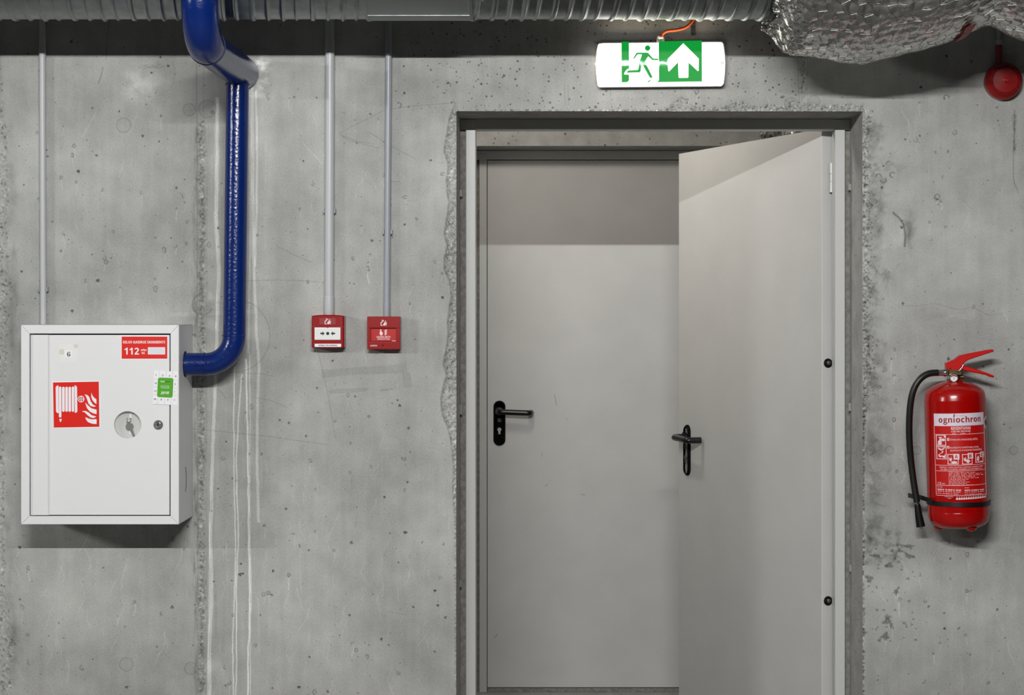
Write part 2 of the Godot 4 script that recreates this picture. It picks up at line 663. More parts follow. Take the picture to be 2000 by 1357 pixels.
func wall_marks() -> void:
	var img1 := noise(0.0022, 1, 4).get_image(TW, TW)
	var img2 := noise(0.016, 2, 4).get_image(TW, TW)
	var img3 := noise(0.22, 3, 3).get_image(TW, TW)
	var img4 := noise(0.05, 4, 3).get_image(TW, 160)
	img4.resize(TW, TW, Image.INTERPOLATE_CUBIC)
	var b1 := img1.get_data()
	var b2 := img2.get_data()
	var b3 := img3.get_data()
	var b4 := img4.get_data()
	A.resize(TW * TW)
	HH.resize(TW * TW)
	for i in TW * TW:
		var s := b3[i] - 128
		A[i] = 1.0 + 0.0009 * (b1[i] - 128) + 0.0004 * (b2[i] - 128) + 0.0004 * s + 0.0002 * (b4[i] - 128)
		HH[i] = 0.0009 * s
	rng.seed = 77
	# blowholes: inner shade darkened into the albedo, on top of the relief
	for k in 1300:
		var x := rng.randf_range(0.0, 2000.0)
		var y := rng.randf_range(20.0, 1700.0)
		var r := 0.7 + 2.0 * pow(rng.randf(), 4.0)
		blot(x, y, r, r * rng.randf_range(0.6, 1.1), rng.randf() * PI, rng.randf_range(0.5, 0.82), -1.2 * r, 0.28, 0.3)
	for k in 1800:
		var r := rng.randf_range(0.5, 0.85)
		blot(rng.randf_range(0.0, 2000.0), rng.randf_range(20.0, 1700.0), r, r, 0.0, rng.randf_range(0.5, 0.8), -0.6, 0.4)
	# many small ones above the door, shaded in the albedo too
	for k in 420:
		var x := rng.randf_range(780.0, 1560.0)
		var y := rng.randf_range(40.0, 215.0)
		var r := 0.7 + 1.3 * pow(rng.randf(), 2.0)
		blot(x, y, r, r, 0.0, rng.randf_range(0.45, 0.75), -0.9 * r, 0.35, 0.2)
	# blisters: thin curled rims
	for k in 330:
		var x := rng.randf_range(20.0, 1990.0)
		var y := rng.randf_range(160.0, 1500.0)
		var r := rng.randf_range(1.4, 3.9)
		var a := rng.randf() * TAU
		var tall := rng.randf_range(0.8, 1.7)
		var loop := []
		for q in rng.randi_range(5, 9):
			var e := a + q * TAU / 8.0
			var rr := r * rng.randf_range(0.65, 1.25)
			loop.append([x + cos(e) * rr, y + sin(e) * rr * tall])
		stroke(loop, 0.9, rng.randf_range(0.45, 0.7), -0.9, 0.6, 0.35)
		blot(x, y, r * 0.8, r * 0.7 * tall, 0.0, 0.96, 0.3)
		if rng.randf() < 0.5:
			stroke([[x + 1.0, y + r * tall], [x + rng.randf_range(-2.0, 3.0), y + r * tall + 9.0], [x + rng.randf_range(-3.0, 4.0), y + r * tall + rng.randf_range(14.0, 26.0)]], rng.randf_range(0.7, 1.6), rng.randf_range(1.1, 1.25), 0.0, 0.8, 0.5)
	# lime runs: thin pale wandering lines
	for k in 700:
		var x := rng.randf_range(0.0, 2000.0)
		var y := rng.randf_range(180.0, 1350.0)
		if rng.randf() < 0.45:
			y = rng.randf_range(880.0, 1350.0)
		var pts := []
		var dx := rng.randf_range(-0.25, 0.25)
		for q in rng.randi_range(3, 10):
			pts.append([x, y])
			dx = clampf(dx + rng.randf_range(-0.8, 0.8), -0.8, 0.8)
			x += dx * 4.5
			y += rng.randf_range(4.0, 8.0)
		stroke(pts, rng.randf_range(0.5, 1.4), rng.randf_range(1.03, 1.2), 0.0, 0.9, 0.7)
	# hairline scratches
	for k in 90:
		var x := rng.randf_range(0.0, 2000.0)
		var y := rng.randf_range(100.0, 1400.0)
		var a := rng.randf_range(-0.9, 0.9)
		var l := rng.randf_range(8.0, 36.0)
		stroke([[x, y], [x + l * cos(a), y + l * sin(a)]], 0.6, rng.randf_range(1.05, 1.16) if rng.randf() < 0.5 else rng.randf_range(0.8, 0.92), -0.1, 0.6, 0.5)
	# the seam between two form panels, left of the blue pipe
	stroke([[383, -100], [384, 200], [385, 460], [386, 1700]], 1.4, 0.8, -0.5, 0.8, 0.4)
	stroke([[397, -100], [397, 230], [404, 300], [403, 600], [403, 1700]], 1.2, 0.86, -0.4, 0.8, 0.4)
	stroke([[394, 236], [394, 1700]], 13.0, 0.9, 0.0, 2.0, 0.3)
	for k in 3200:
		var y := rng.randf_range(236.0, 1700.0)
		var x := 393.5 + rng.randfn(0.0, 3.4)
		var r := rng.randf_range(0.8, 2.6)
		blot(x, y, r, r * 1.2, rng.randf() * PI, rng.randf_range(0.86, 1.12), rng.randf_range(-0.8, 0.8), 0.5, 0.3)
	for k in 300:
		var y := rng.randf_range(236.0, 1700.0)
		blot(382.0 + rng.randfn(0.0, 3.0), y, 2.0, rng.randf_range(4.0, 16.0), 0.0, 0.95, 0.0, 0.7, 0.3)
	blot(392, 600, 22, 36, 0.0, 0.9, 0.5, 0.4, 0.3)
	blot(398, 580, 14, 18, 0.4, 1.1, 0.6, 0.4, 0.3)
	ring(395, 594, 20, 2.0, 0.78, -0.8, 0.4, 4.6)
	# tie cone marks
	for c in [[369, 214, 12.0], [405, 212, 17.0], [372, 1305, 12.0], [1699, 879, 9.0], [1737, 879, 8.0], [241, 244, 14.0], [246, 1297, 13.0], [1545, 203, 13.0], [1590, 197, 11.0], [1790, 879, 8.0], [1979, 879, 8.0]]:
		ring(c[0], c[1], c[2], 1.5, 0.8, -0.7)
		blot(c[0], c[1], c[2] * 0.85, c[2] * 0.85, 0.0, 0.97, -0.15, 0.2)
	ring(296, 142, 46, 1.2, 0.9, 0.0, -0.5, 3.0)
	# pale smear with a pencilled ring and scribbles, left of the blue pipe
	for k in 26:
		blot(282 + rng.randfn(0.0, 22.0), 168 + rng.randfn(0.0, 24.0), rng.randf_range(8.0, 20.0), rng.randf_range(8.0, 18.0), rng.randf() * PI, 1.032, 0.0, 0.7, 0.35)
	for k in 70:
		var x := 270 + rng.randf() * 50.0
		var y := 130.0 + rng.randfn(0.0, 2.0)
		stroke([[x, y], [x + rng.randf_range(2.0, 7.0), y + rng.randf_range(-2.5, 2.5)]], 0.7, 0.88, 0.0, 0.6, 0.4)
	stroke([[213, 40], [210, 60], [206, 118]], 1.0, 0.7, 0.0, 0.7, 0.5)
	stroke([[201, 130], [197, 148], [191, 163]], 1.6, 0.7, 0.0, 0.8, 0.5)
	# white paint runs beside the pipe
	var runs := [
		[[[424, 190], [424, 300], [422, 420], [428, 520], [424, 620], [419, 780], [414, 900], [412, 1010], [411, 1060], [413, 1110], [412, 1180], [409, 1260], [409, 1357], [409, 1700]], 6.5, 1.24],
		[[[408, 1000], [409, 1060], [408, 1120], [408, 1200], [405, 1290], [406, 1700]], 2.0, 1.2],
		[[[458, 715], [456, 800], [456, 900], [459, 1040], [459, 1100], [457, 1180], [454, 1240], [455, 1357], [456, 1700]], 2.2, 1.34],
		[[[472, 730], [466, 800], [461, 900], [465, 1050], [462, 1130], [461, 1180], [462, 1300], [460, 1357], [460, 1700]], 2.2, 1.34],
		[[[480, 700], [482, 800], [484, 900], [485, 1050], [487, 1110], [487, 1200], [484, 1280], [484, 1357], [484, 1700]], 3.0, 1.36],
		[[[487, 690], [488, 800], [487, 920], [488, 1050], [490, 1150], [488, 1280], [489, 1357], [489, 1700]], 1.6, 1.28],
		[[[492, 165], [493, 300], [494, 480], [497, 560], [500, 640], [505, 720], [502, 820], [501, 900], [504, 985], [504, 1010], [505, 1020]], 5.5, 1.2],
		[[[499, 175], [502, 300], [500, 420], [498, 520]], 4.0, 1.15],
		[[[487, 160], [489, 300], [489, 450], [486, 560], [484, 690]], 4.5, 1.17],
		[[[418, 240], [420, 320], [418, 430], [424, 520], [421, 640]], 2.0, 1.12],
	]
	for r in runs:
		var pts := []
		for q in r[0].size() - 1:
			var a: Array = r[0][q]
			var b: Array = r[0][q + 1]
			var steps := maxi(int(absf(b[1] - a[1]) / 14.0), 1)
			for e in steps:
				pts.append([lerpf(a[0], b[0], float(e) / steps) + rng.randf_range(-0.7, 0.7), lerpf(a[1], b[1], float(e) / steps)])
		pts.append(r[0][r[0].size() - 1])
		stroke(pts, r[1], r[2], 0.15, 0.7, 0.12)
	for k in 22:
		blot(rng.randf_range(482.0, 520.0), rng.randf_range(110.0, 185.0), rng.randf_range(4.0, 14.0), rng.randf_range(4.0, 12.0), 0.0, 1.07, 0.1, 0.4, 0.35)
	for k in 8:
		blot(432 + rng.randfn(0.0, 12.0), 1305 + rng.randfn(0.0, 14.0), 12, 12, 0.0, 1.03, 0.0, 0.8, 0.3)
	for k in 160:
		var x := rng.randf_range(404.0, 520.0)
		var y := rng.randf_range(200.0, 1357.0)
		stroke([[x, y], [x + rng.randf_range(-2.0, 2.0), y + rng.randf_range(20.0, 110.0)]], rng.randf_range(1.0, 5.0), rng.randf_range(0.95, 1.05), 0.0, 1.0, 0.4)
	# a ring drawn round the elbow, long pencil lines and scratches
	ring(455, 655, 72, 0.8, 0.72, 0.0, -1.2, 1.7)
	for q in [[[478, 548], [540, 546], [598, 548], [640, 552]], [[363, 835], [430, 842], [520, 851], [640, 868]], [[606, 640], [622, 690], [640, 770], [655, 855]], [[474, 728], [510, 729], [535, 734]], [[497, 775], [530, 782], [560, 795]], [[662, 260], [690, 245], [752, 214], [800, 207], [890, 200]], [[662, 261], [680, 273], [740, 289]], [[666, 264], [700, 276], [730, 280]], [[720, 257], [760, 283], [812, 310]], [[418, 755], [432, 765], [442, 780]], [[540, 480], [580, 500], [610, 512]], [[762, 354], [780, 354]], [[420, 590], [470, 594], [490, 590]]]:
		stroke(q, 0.7, 0.74, 0.0, 0.7, 0.4)
	stroke([[592, 280], [628, 318]], 0.9, 1.2, 0.0, 0.7, 0.4)
	# dark smears where adhesive tape was pulled off, then painted call-point shadows
	patch([[628, 722], [690, 717], [770, 712], [792, 707], [795, 728], [700, 731], [628, 737]], 0.93)
	patch([[786, 728], [800, 727], [806, 755], [787, 757]], 0.93)
	patch([[640, 762], [660, 758], [718, 757], [720, 762], [690, 766], [642, 768]], 0.93)
	patch([[740, 760], [765, 757], [770, 760], [742, 764]], 0.91)
	patch([[677, 618], [715, 622], [716, 680], [677, 690]], 0.97)  # cast shadow of the arrow call point, painted into the albedo
	patch([[783, 622], [818, 626], [816, 690], [783, 690]], 0.965)  # the same painted shadow beside the lettered call point
	patch([[330, 610], [500, 604], [500, 612], [330, 618]], 1.05)
	# the second seam above the door, and its washed band
	stroke([[1559, 90], [1559, 170], [1562, 215]], 1.4, 0.88, -0.5, 0.8, 0.4)
	stroke([[1577, 90], [1577, 190], [1576, 215]], 1.4, 0.9, -0.5, 0.8, 0.4)
	for k in 130:
		blot(1569.0 + rng.randfn(0.0, 3.0), rng.randf_range(60.0, 214.0), 1.2, 1.8, 0.0, rng.randf_range(0.72, 1.1), -0.4, 0.5, 0.3)
	for x in [1102, 1109, 1192]:
		stroke([[x, 165], [x + 1, 205]], 0.9, 0.8, 0.0, 0.7, 0.4)
	# a crack and its dirt at the far right
	stroke([[1981, 213], [1981, 260], [1979, 300], [1979, 345], [1981, 358], [1986, 368], [1988, 376]], 1.3, 0.7, -0.6, 0.7, 0.4)
	for k in 60:
		blot(1981.0 + rng.randfn(0.0, 2.0), rng.randf_range(215.0, 300.0), 2.0, 3.0, 0.0, 0.94, -0.1, 0.5, 0.4)
	# damp and dirt right of the opening
	for k in 420:
		var y := rng.randf_range(240.0, 1080.0)
		var x := 1692.0 + absf(rng.randfn(0.0, 20.0))
		blot(x, y, rng.randf_range(2.0, 10.0), rng.randf_range(2.0, 14.0), rng.randf() * PI, rng.randf_range(0.915, 1.005), rng.randf_range(-0.2, 0.2), 0.6, 0.4)
	for k in 120:
		var x := rng.randf_range(1690.0, 1760.0)
		var y := rng.randf_range(1030.0, 1100.0)
		blot(x, y, rng.randf_range(2.0, 9.0), rng.randf_range(1.5, 6.0), rng.randf() * PI, rng.randf_range(0.88, 1.03), -0.2, 0.6, 0.4)
	for q in [[1775, 1085, 9, 4], [1758, 1075, 5, 3], [1737, 1103, 6, 5], [1698, 1130, 6, 6], [1733, 1211, 6, 8], [1729, 1242, 7, 5], [1686, 1238, 4, 6], [1750, 1155, 4, 6], [1717, 1250, 3, 3], [1740, 1220, 3, 4], [1772, 1066, 12, 3], [1710, 1085, 9, 3], [1742, 1075, 3, 3]]:
		blot(q[0], q[1], q[2], q[3], rng.randf() * 0.6, 0.72, -0.6, 0.25, 0.35)
	for k in 46:
		blot(rng.randf_range(1690.0, 1790.0), rng.randf_range(1060.0, 1260.0), rng.randf_range(1.0, 3.0), rng.randf_range(1.0, 2.5), 0.0, 0.76, -0.4, 0.3, 0.4)
	# lifted skin beside the opening, and the trowelled patch lower down
	blot(1745, 455, 24, 34, -0.2, 1.05, 0.5, 0.15, 0.25)
	stroke([[1744, 415], [1756, 425], [1764, 436], [1768, 458], [1767, 482]], 3.0, 0.66, -1.4, 0.8, 0.3)
	for k in 30:
		blot(1775.0 + rng.randfn(0.0, 5.0), 450.0 + rng.randfn(0.0, 18.0), 5, 8, 0.0, 0.955, 0.0, 0.7, 0.4)
	for k in 40:
		blot(rng.randf_range(1750.0, 1950.0), 615.0 + rng.randfn(0.0, 10.0), rng.randf_range(5.0, 20.0), rng.randf_range(3.0, 9.0), 0.0, rng.randf_range(0.985, 1.03), rng.randf_range(-0.3, 0.4), 0.4, 0.3)
	stroke([[1750, 596], [1790, 597], [1825, 592], [1870, 604], [1900, 600], [1930, 615], [1960, 612]], 1.3, 0.86, -0.4, 0.8, 0.6)
	stroke([[1880, 648], [1910, 660], [1950, 664], [1980, 655]], 1.0, 0.9, -0.3, 0.8, 0.6)
	for q in [[1720, 326, 5.0], [1736, 320, 5.5], [1716, 344, 5.0], [1725, 351, 5.5], [1743, 341, 5.0], [1746, 420, 6.0], [1762, 437, 7.0], [1849, 295, 3.0], [1830, 384, 5.0], [1972, 452, 4.0], [1840, 192, 4.5], [1848, 190, 5.0], [775, 182, 5.0], [778, 205, 5.0], [801, 209, 4.0]]:
		ring(q[0], q[1], q[2], 1.6, 0.6, -0.9, rng.randf() * TAU, rng.randf() * TAU + 4.0)
	# broken concrete: grit of both tones
	for k in 5200:
		var y := rng.randf_range(215.0, 1700.0)
		var xb := interp(chip_left, y)
		var x := rng.randf_range(xb, 891.0)
		if xb > 887.5 and rng.randf() < 0.7:
			continue
		var r := rng.randf_range(0.7, 2.4)
		blot(x, y, r, r * rng.randf_range(0.6, 1.2), rng.randf() * PI, rng.randf_range(0.9, 1.1), rng.randf_range(-0.8, 0.7), 0.4, 0.4)
	var rim := []
	for q in chip_left:
		if q[0] < 1000:
			rim.append([q[1] - 0.5, q[0]])
	stroke(rim, 3.0, 0.88, -0.5, 1.0, 0.5)  # shade at the chipped edge, drawn as a dark line
	for k in 2600:
		var x := rng.randf_range(930.0, 1690.0)
		var yb := interp(chip_top, x)
		var y := rng.randf_range(yb, 217.0)
		if yb > 212.5 and rng.randf() < 0.6:
			continue
		var r := rng.randf_range(0.7, 2.2)
		blot(x, y, r, r, 0.0, rng.randf_range(0.87, 1.12), rng.randf_range(-0.9, 0.9), 0.4, 0.4)
	for k in 4200:
		var y := rng.randf_range(215.0, 1700.0)
		var xb := interp(chip_right, y)
		if xb < 1690.0 and rng.randf() < 0.6:
			continue
		var x := 1685.0 + absf(rng.randfn(0.0, 0.6)) * (xb - 1685.0)
		var r := rng.randf_range(0.7, 2.3)
		blot(x, y, r, r * rng.randf_range(0.6, 1.3), rng.randf() * PI, rng.randf_range(0.74, 1.12), rng.randf_range(-1.1, 1.0), 0.4, 0.4)
	for k in 3200:
		var y := rng.randf_range(100.0, 1700.0)
		var xb := interp(edge_left, y)
		var x := rng.randf_range(-40.0, xb)
		var r := rng.randf_range(0.7, 2.6)
		blot(x, y, r, r, 0.0, rng.randf_range(0.76, 1.16), rng.randf_range(-1.3, 1.0), 0.4, 0.4)
	for k in 150:
		var y := rng.randf_range(240.0, 1500.0)
		blot(interp(edge_left, y) + rng.randf_range(0.0, 10.0), y, rng.randf_range(3.0, 9.0), rng.randf_range(6.0, 18.0), 0.0, 0.97, 0.0, 0.7, 0.4)

var nz_chip := FastNoiseLite.new()
var nz_fine := FastNoiseLite.new()

# how far the wall's face stands out (+) or is broken away (-), metres
func relief(px: float, py: float) -> float:
	var d := 0.0
	if px > 855.0 and px <= 891.5 and py > 205.0:
		var xb := interp(chip_left, py)
		if px > xb:
			var t := (px - xb) / maxf(892.0 - xb, 1.0)
			var deep := minf((891.0 - xb) * 0.0008, 0.016)
			d -= minf(1.0, (px - xb) / 2.5) * deep * (0.5 + 0.5 * t) + nz_chip.get_noise_2d(px, py) * deep * 0.8 * minf(1.0, (px - xb) / 3.0)
	if px >= 1684.5 and px < 1716.0 and py > 205.0:
		var xb := interp(chip_right, py)
		if px < xb:
			var t := (xb - px) / maxf(xb - 1684.0, 1.0)
			d -= 0.0052 * t * t + nz_chip.get_noise_2d(px, py) * 0.0035 * t
	if py > 185.0 and py <= 217.5 and px > 900.0 and px < 1696.0:
		var yb := interp(chip_top, px)
		if py > yb:
			var t := (py - yb) / maxf(218.0 - yb, 1.0)
			d -= minf((217.0 - yb) * 0.0004, 0.006) * (0.4 * minf(1.0, (py - yb) / 3.0) + 0.6 * t) * (1.0 + nz_chip.get_noise_2d(px, py))
	if px < 40.0:
		var xb := interp(edge_left, py)
		if px < xb:
			d -= minf((xb - px) * 0.0006, 0.007) * (1.0 + 0.7 * nz_chip.get_noise_2d(px, py))
	if px > 378.0 and px < 410.0:
		var t := 1.0 - absf(px - 394.0) / 11.0
		if t > 0.0:
			var grow := clampf((py - 215.0) / 40.0, 0.12, 1.0)
			d += grow * t * (0.0012 + 0.0022 * nz_fine.get_noise_2d(px * 1.5, py))
		d -= 0.0012 * exp(-pow((px - 384.0) / 2.2, 2.0)) * grow_at(py)
	if px > 1553.0 and px < 1584.0 and py < 217.0:
		d -= 0.0012 * clampf(1.0 - absf(px - 1568.0) / 9.0, 0.0, 0.5)
	return d

func grow_at(py: float) -> float:
	return clampf((py - 100.0) / 200.0, 0.4, 1.0)

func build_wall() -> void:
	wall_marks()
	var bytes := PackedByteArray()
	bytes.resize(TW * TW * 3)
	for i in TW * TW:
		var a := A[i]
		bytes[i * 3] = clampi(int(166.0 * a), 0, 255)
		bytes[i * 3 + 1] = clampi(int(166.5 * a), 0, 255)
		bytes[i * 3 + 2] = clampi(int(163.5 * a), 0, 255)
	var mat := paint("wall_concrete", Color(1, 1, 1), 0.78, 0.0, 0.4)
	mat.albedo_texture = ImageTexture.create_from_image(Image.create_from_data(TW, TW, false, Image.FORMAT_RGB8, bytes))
	mat.heightmap_enabled = true
	mat.heightmap_texture = ImageTexture.create_from_image(Image.create_from_data(TW, TW, false, Image.FORMAT_RF, HH.to_byte_array()))
	mat.heightmap_scale = 0.1
	nz_chip.seed = 5
	nz_chip.frequency = 0.14
	nz_chip.fractal_octaves = 3
	nz_fine.seed = 6
	nz_fine.frequency = 0.16
	nz_fine.fractal_octaves = 3
	var xs := PackedFloat32Array()
	var ys := PackedFloat32Array()
	for seg in [[-60.0, 891.0, 290], [891.0, 1685.0, 236], [1685.0, 2060.0, 118]]:
		for k in seg[2]:
			xs.append(lerpf(seg[0], seg[1], float(k) / seg[2]))
	xs.append(2060.0)
	var left_col := 290
	var right_col := 526
	for seg in [[-200.0, 217.0, 126], [217.0, 1706.0, 440]]:
		for k in seg[2]:
			ys.append(lerpf(seg[0], seg[1], float(k) / seg[2]))
	ys.append(1706.5)
	var top_row := 126
	var cc := xs.size()
	var rc := ys.size()
	var zz := PackedFloat32Array()
	zz.resize(cc * rc)
	for i in rc:
		for j in cc:
			zz[i * cc + j] = relief(xs[j], ys[i])
	var m := Mesher.new()
	m.v.resize(cc * rc)
	m.n.resize(cc * rc)
	m.uv.resize(cc * rc)
	var s0 := S(0.0)
	for i in rc:
		var iu := maxi(i - 1, 0)
		var idn := mini(i + 1, rc - 1)
		for j in cc:
			var jl := maxi(j - 1, 0)
			var jr := mini(j + 1, cc - 1)
			if i > top_row:
				if j == left_col: jr = j
				if j == right_col: jl = j
			if i == top_row and j > left_col and j < right_col:
				idn = i
			else:
				idn = mini(i + 1, rc - 1)
			var k := i * cc + j
			var gx := (zz[i * cc + jr] - zz[i * cc + jl]) / maxf((xs[jr] - xs[jl]) / s0, 1e-6)
			var gy := (zz[iu * cc + j] - zz[idn * cc + j]) / maxf((ys[idn] - ys[iu]) / s0, 1e-6)
			m.v[k] = Vector3((xs[j] - VX) / s0, CAM_Y - (ys[i] - VY) / s0, zz[k])
			m.n[k] = Vector3(-gx, -gy, 1.0).normalized()
			m.uv[k] = Vector2((xs[j] - TX0) / TPX, (ys[i] - TY0) / TPX)
	for i in rc - 1:
		for j in cc - 1:
			if i >= top_row and j >= left_col and j < right_col:
				continue
			var a := i * cc + j
			m.ix.append_array(PackedInt32Array([a, a + 1, a + cc + 1, a, a + cc + 1, a + cc]))
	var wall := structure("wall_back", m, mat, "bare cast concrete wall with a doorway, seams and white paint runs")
	# the thickness behind the face, and the wall beyond the picture
	var core := Mesher.new()
	var xl := m.v[left_col].x
	var xr := m.v[right_col].x
	var yt := m.v[top_row * cc].y
	# broken edges back to the straight sides of the opening
	for i in range(top_row, rc - 1):
		var a := m.v[i * cc + left_col]
		var b := m.v[(i + 1) * cc + left_col]
		core.quad(b, Vector3(b.x, b.y, -0.03), Vector3(a.x, a.y, -0.03), a)
		a = m.v[i * cc + right_col]
		b = m.v[(i + 1) * cc + right_col]
		core.quad(a, Vector3(a.x, a.y, -0.03), Vector3(b.x, b.y, -0.03), b)
	for j in range(left_col, right_col):
		var a := m.v[top_row * cc + j]
		var b := m.v[top_row * cc + j + 1]
		core.quad(a, Vector3(a.x, a.y, -0.03), Vector3(b.x, b.y, -0.03), b)
	var gx0 := m.v[0].x
	var gx1 := m.v[cc - 1].x
	var gy1 := m.v[0].y
	box_between(core, Vector3(gx0, 0, -0.32), Vector3(xl, ROOM_H, -0.03))
	box_between(core, Vector3(xr, 0, -0.32), Vector3(gx1, ROOM_H, -0.03))
	box_between(core, Vector3(xl, yt, -0.32), Vector3(xr, ROOM_H, -0.03))
	box_between(core, Vector3(-ROOM_X, 0, -0.32), Vector3(gx0, ROOM_H, 0))
	box_between(core, Vector3(gx1, 0, -0.32), Vector3(ROOM_X, ROOM_H, 0))
	box_between(core, Vector3(gx0, gy1, -0.03), Vector3(gx1, ROOM_H, 0))
	part(wall, "wall_core", core, M["concrete"])
	A.clear()
	HH.clear()

func box_between(m: Mesher, a: Vector3, b: Vector3, bevel := 0.0) -> void:
	m.box((a + b) * 0.5, (b - a).abs(), bevel)

# ---------------------------------------------------------------- the rooms
const ROOM_X := 12.0
const ROOM_Z := 18.0
const ROOM_H := 3.05

func slab(called: String, a: Vector3, b: Vector3, mat: String, label: String) -> void:
	var m := Mesher.new()
	box_between(m, a, b)
	structure(called, m, M[mat], label)

func build_rooms() -> void:
	slab("floor", Vector3(-ROOM_X, -0.2, -2.3), Vector3(ROOM_X, 0, ROOM_Z), "floor_concrete", "smooth grey concrete floor of the basement")
	slab("ceiling", Vector3(-ROOM_X, ROOM_H, -2.3), Vector3(ROOM_X, ROOM_H + 0.2, ROOM_Z), "concrete", "bare concrete ceiling slab over the basement")
	slab("wall_left", Vector3(-ROOM_X - 0.2, 0, -0.32), Vector3(-ROOM_X, ROOM_H, ROOM_Z), "concrete", "concrete side wall beyond the hose cabinet")
	slab("wall_right", Vector3(ROOM_X, 0, -0.32), Vector3(ROOM_X + 0.2, ROOM_H, ROOM_Z), "concrete", "concrete side wall beyond the extinguisher")
	slab("wall_front", Vector3(-ROOM_X, 0, ROOM_Z), Vector3(ROOM_X, ROOM_H, ROOM_Z + 0.2), "concrete", "concrete wall facing the doorway")
	# the lobby behind the doorway
	slab("wall_lobby_left", Vector3(-0.95, 0, -2.3), Vector3(-0.75, ROOM_H, -0.32), "lobby_bounce_paint", "side wall of the small lobby, made pale to bounce light, handle side")
	slab("wall_lobby_right", Vector3(1.15, 0, -2.3), Vector3(1.35, ROOM_H, -0.32), "lobby_bounce_paint", "side wall of the small lobby, made pale to bounce light, hinge side")
	var m := Mesher.new()
	box_between(m, Vector3(-0.75, 0, -2.3), Vector3(-0.292, ROOM_H, -1.83))
	box_between(m, Vector3(0.82, 0, -2.3), Vector3(1.15, ROOM_H, -1.83))
	box_between(m, Vector3(-0.292, 2.138, -2.3), Vector3(0.82, ROOM_H, -1.83))
	box_between(m, Vector3(-0.292, 0, -2.3), Vector3(0.82, 0.108, -1.83), 0.004)
	structure("wall_lobby_back", m, M["concrete"], "concrete wall of the lobby around the closed steel door")

# ---------------------------------------------------------------- lamps
func tube_lamp(x: float, energy: float, where: String) -> void:
	var y := 2.72
	var z := 4.2
	var t := thing("tube_lamp", "white batten lamp with one bare glowing tube hung " + where, "lamp", Vector3(x, y, z), "batten lamps in a row along the basement")
	var b := Mesher.new()
	b.box(Vector3(x, y + 0.07, z), Vector3(1.6, 0.05, 0.07), 0.006)
	part(t, "housing", b, M["lamp_white"])
	for s in [-1.0, 1.0]:
		var h := Mesher.new()
		h.box(Vector3(x + s * 0.765, y + 0.02, z), Vector3(0.025, 0.06, 0.03), 0.004)
		part(t, "tube_holder", h, M["lamp_white"])
		var r := Mesher.new()
		r.tube([Vector3(x + s * 0.6, y + 0.09, z), Vector3(x + s * 0.6, ROOM_H, z)], 0.005, 8)
		part(t, "hanger_rod", r, M["steel"])
	var g := Mesher.new()
	g.tube([Vector3(x - 0.75, y + 0.012, z), Vector3(x + 0.75, y + 0.012, z)], 0.009, 16)
	part(t, "tube", g, M["tube_glow"])
	var l := AreaLight3D.new()
	l.name = "tube_light"
	t.add_child(l)
	l.position = Vector3(0, -0.008, -0.012)
	l.rotation = Vector3(deg_to_rad(-14.0), 0, 0)
	l.area_size = Vector2(1.5, 0.018)
	l.area_range = 16.0
	l.area_attenuation = 2.0
	l.light_color = Color(1.0, 0.998, 0.99)
	l.light_energy = energy
	l.shadow_enabled = true

func lobby_lamp(energy: float) -> void:
	var at := Vector3(-0.18, 2.42, -0.85)
	var t := thing("bulkhead_lamp", "small oblong lamp hung from the lobby ceiling behind the doorway", "lamp", at)
	var b := Mesher.new()
	b.box(at + Vector3(0, 0.05, 0), Vector3(0.11, 0.02, 0.3), 0.004)
	part(t, "mount", b, M["lamp_white"])
	for e in [-0.1, 0.1]:
		var r := Mesher.new()
		r.tube([at + Vector3(0, 0.055, e), Vector3(at.x, ROOM_H, at.z + e)], 0.006, 10)
		part(t, "hanger_rod", r, M["steel"])
	var g := Mesher.new()
	g.box(at, Vector3(0.09, 0.08, 0.27), 0.015)
	part(t, "diffuser", g, M["warm_glow"])
	for e in [-0.08, 0.08]:
		var l := OmniLight3D.new()
		l.name = "lobby_light"
		t.add_child(l, true)
		l.position = Vector3(0, 0, e)
		l.omni_range = 8.0
		l.omni_attenuation = 2.0
		l.light_size = 0.035
		l.light_color = Color(1.0, 0.975, 0.94)
		l.light_energy = energy * 0.5
		l.shadow_enabled = true

# ---------------------------------------------------------------- steel doors
func stadium(w: float, h: float, k := 10) -> PackedVector2Array:
	return round_rect2(-w * 0.5, -h * 0.5, w * 0.5, h * 0.5, w * 0.499, k)

# plate, lever and keyhole on a leaf; at = plate centre, lever points along +x of the basis
func door_handle(leaf: Node3D, basis_: Basis, at: Vector3, lever: float) -> void:
	var x := Transform3D(basis_, at)
	var p := Mesher.new()
	p.xf = x
	p.extrude(stadium(0.045, 0.168), 0.0, 0.010, 0.0055)
	part(leaf, "handle_plate", p, M["black_plate"], "black rounded handle plate", true)
	var l := Mesher.new()
	l.xf = x
	var y := 0.044
	l.tube(fillet([Vector3(0, y, 0.0), Vector3(0, y, 0.052), Vector3(lever * 0.115, y - 0.004, 0.056), Vector3(lever * 0.119, y - 0.004, 0.008)], 0.013, 8), 0.0105, 16)
	l.lathe_at(Vector3(0, y, 0.009), 0.016, 0.008)
	part(leaf, "lever", l, M["black_metal"], "black lever with a returned end", true)
	var k := Mesher.new()
	k.xf = x
	k.extrude(circle2(Vector2(0, -0.024), 0.0085, 20), 0.008, 0.0105, 0.001)
	k.extrude(rect2(-0.005, -0.042, 0.005, -0.024), 0.008, 0.0103, 0.001)
	part(leaf, "lock_cylinder", k, M["steel"], "steel lock cylinder", true)
	var e := Mesher.new()
	e.xf = x
	e.extrude(rect2(-0.0065, 0.004, 0.0065, 0.0175), 0.0085, 0.0094)
	part(leaf, "stamped_mark", e, M["line_dark"], "", true)

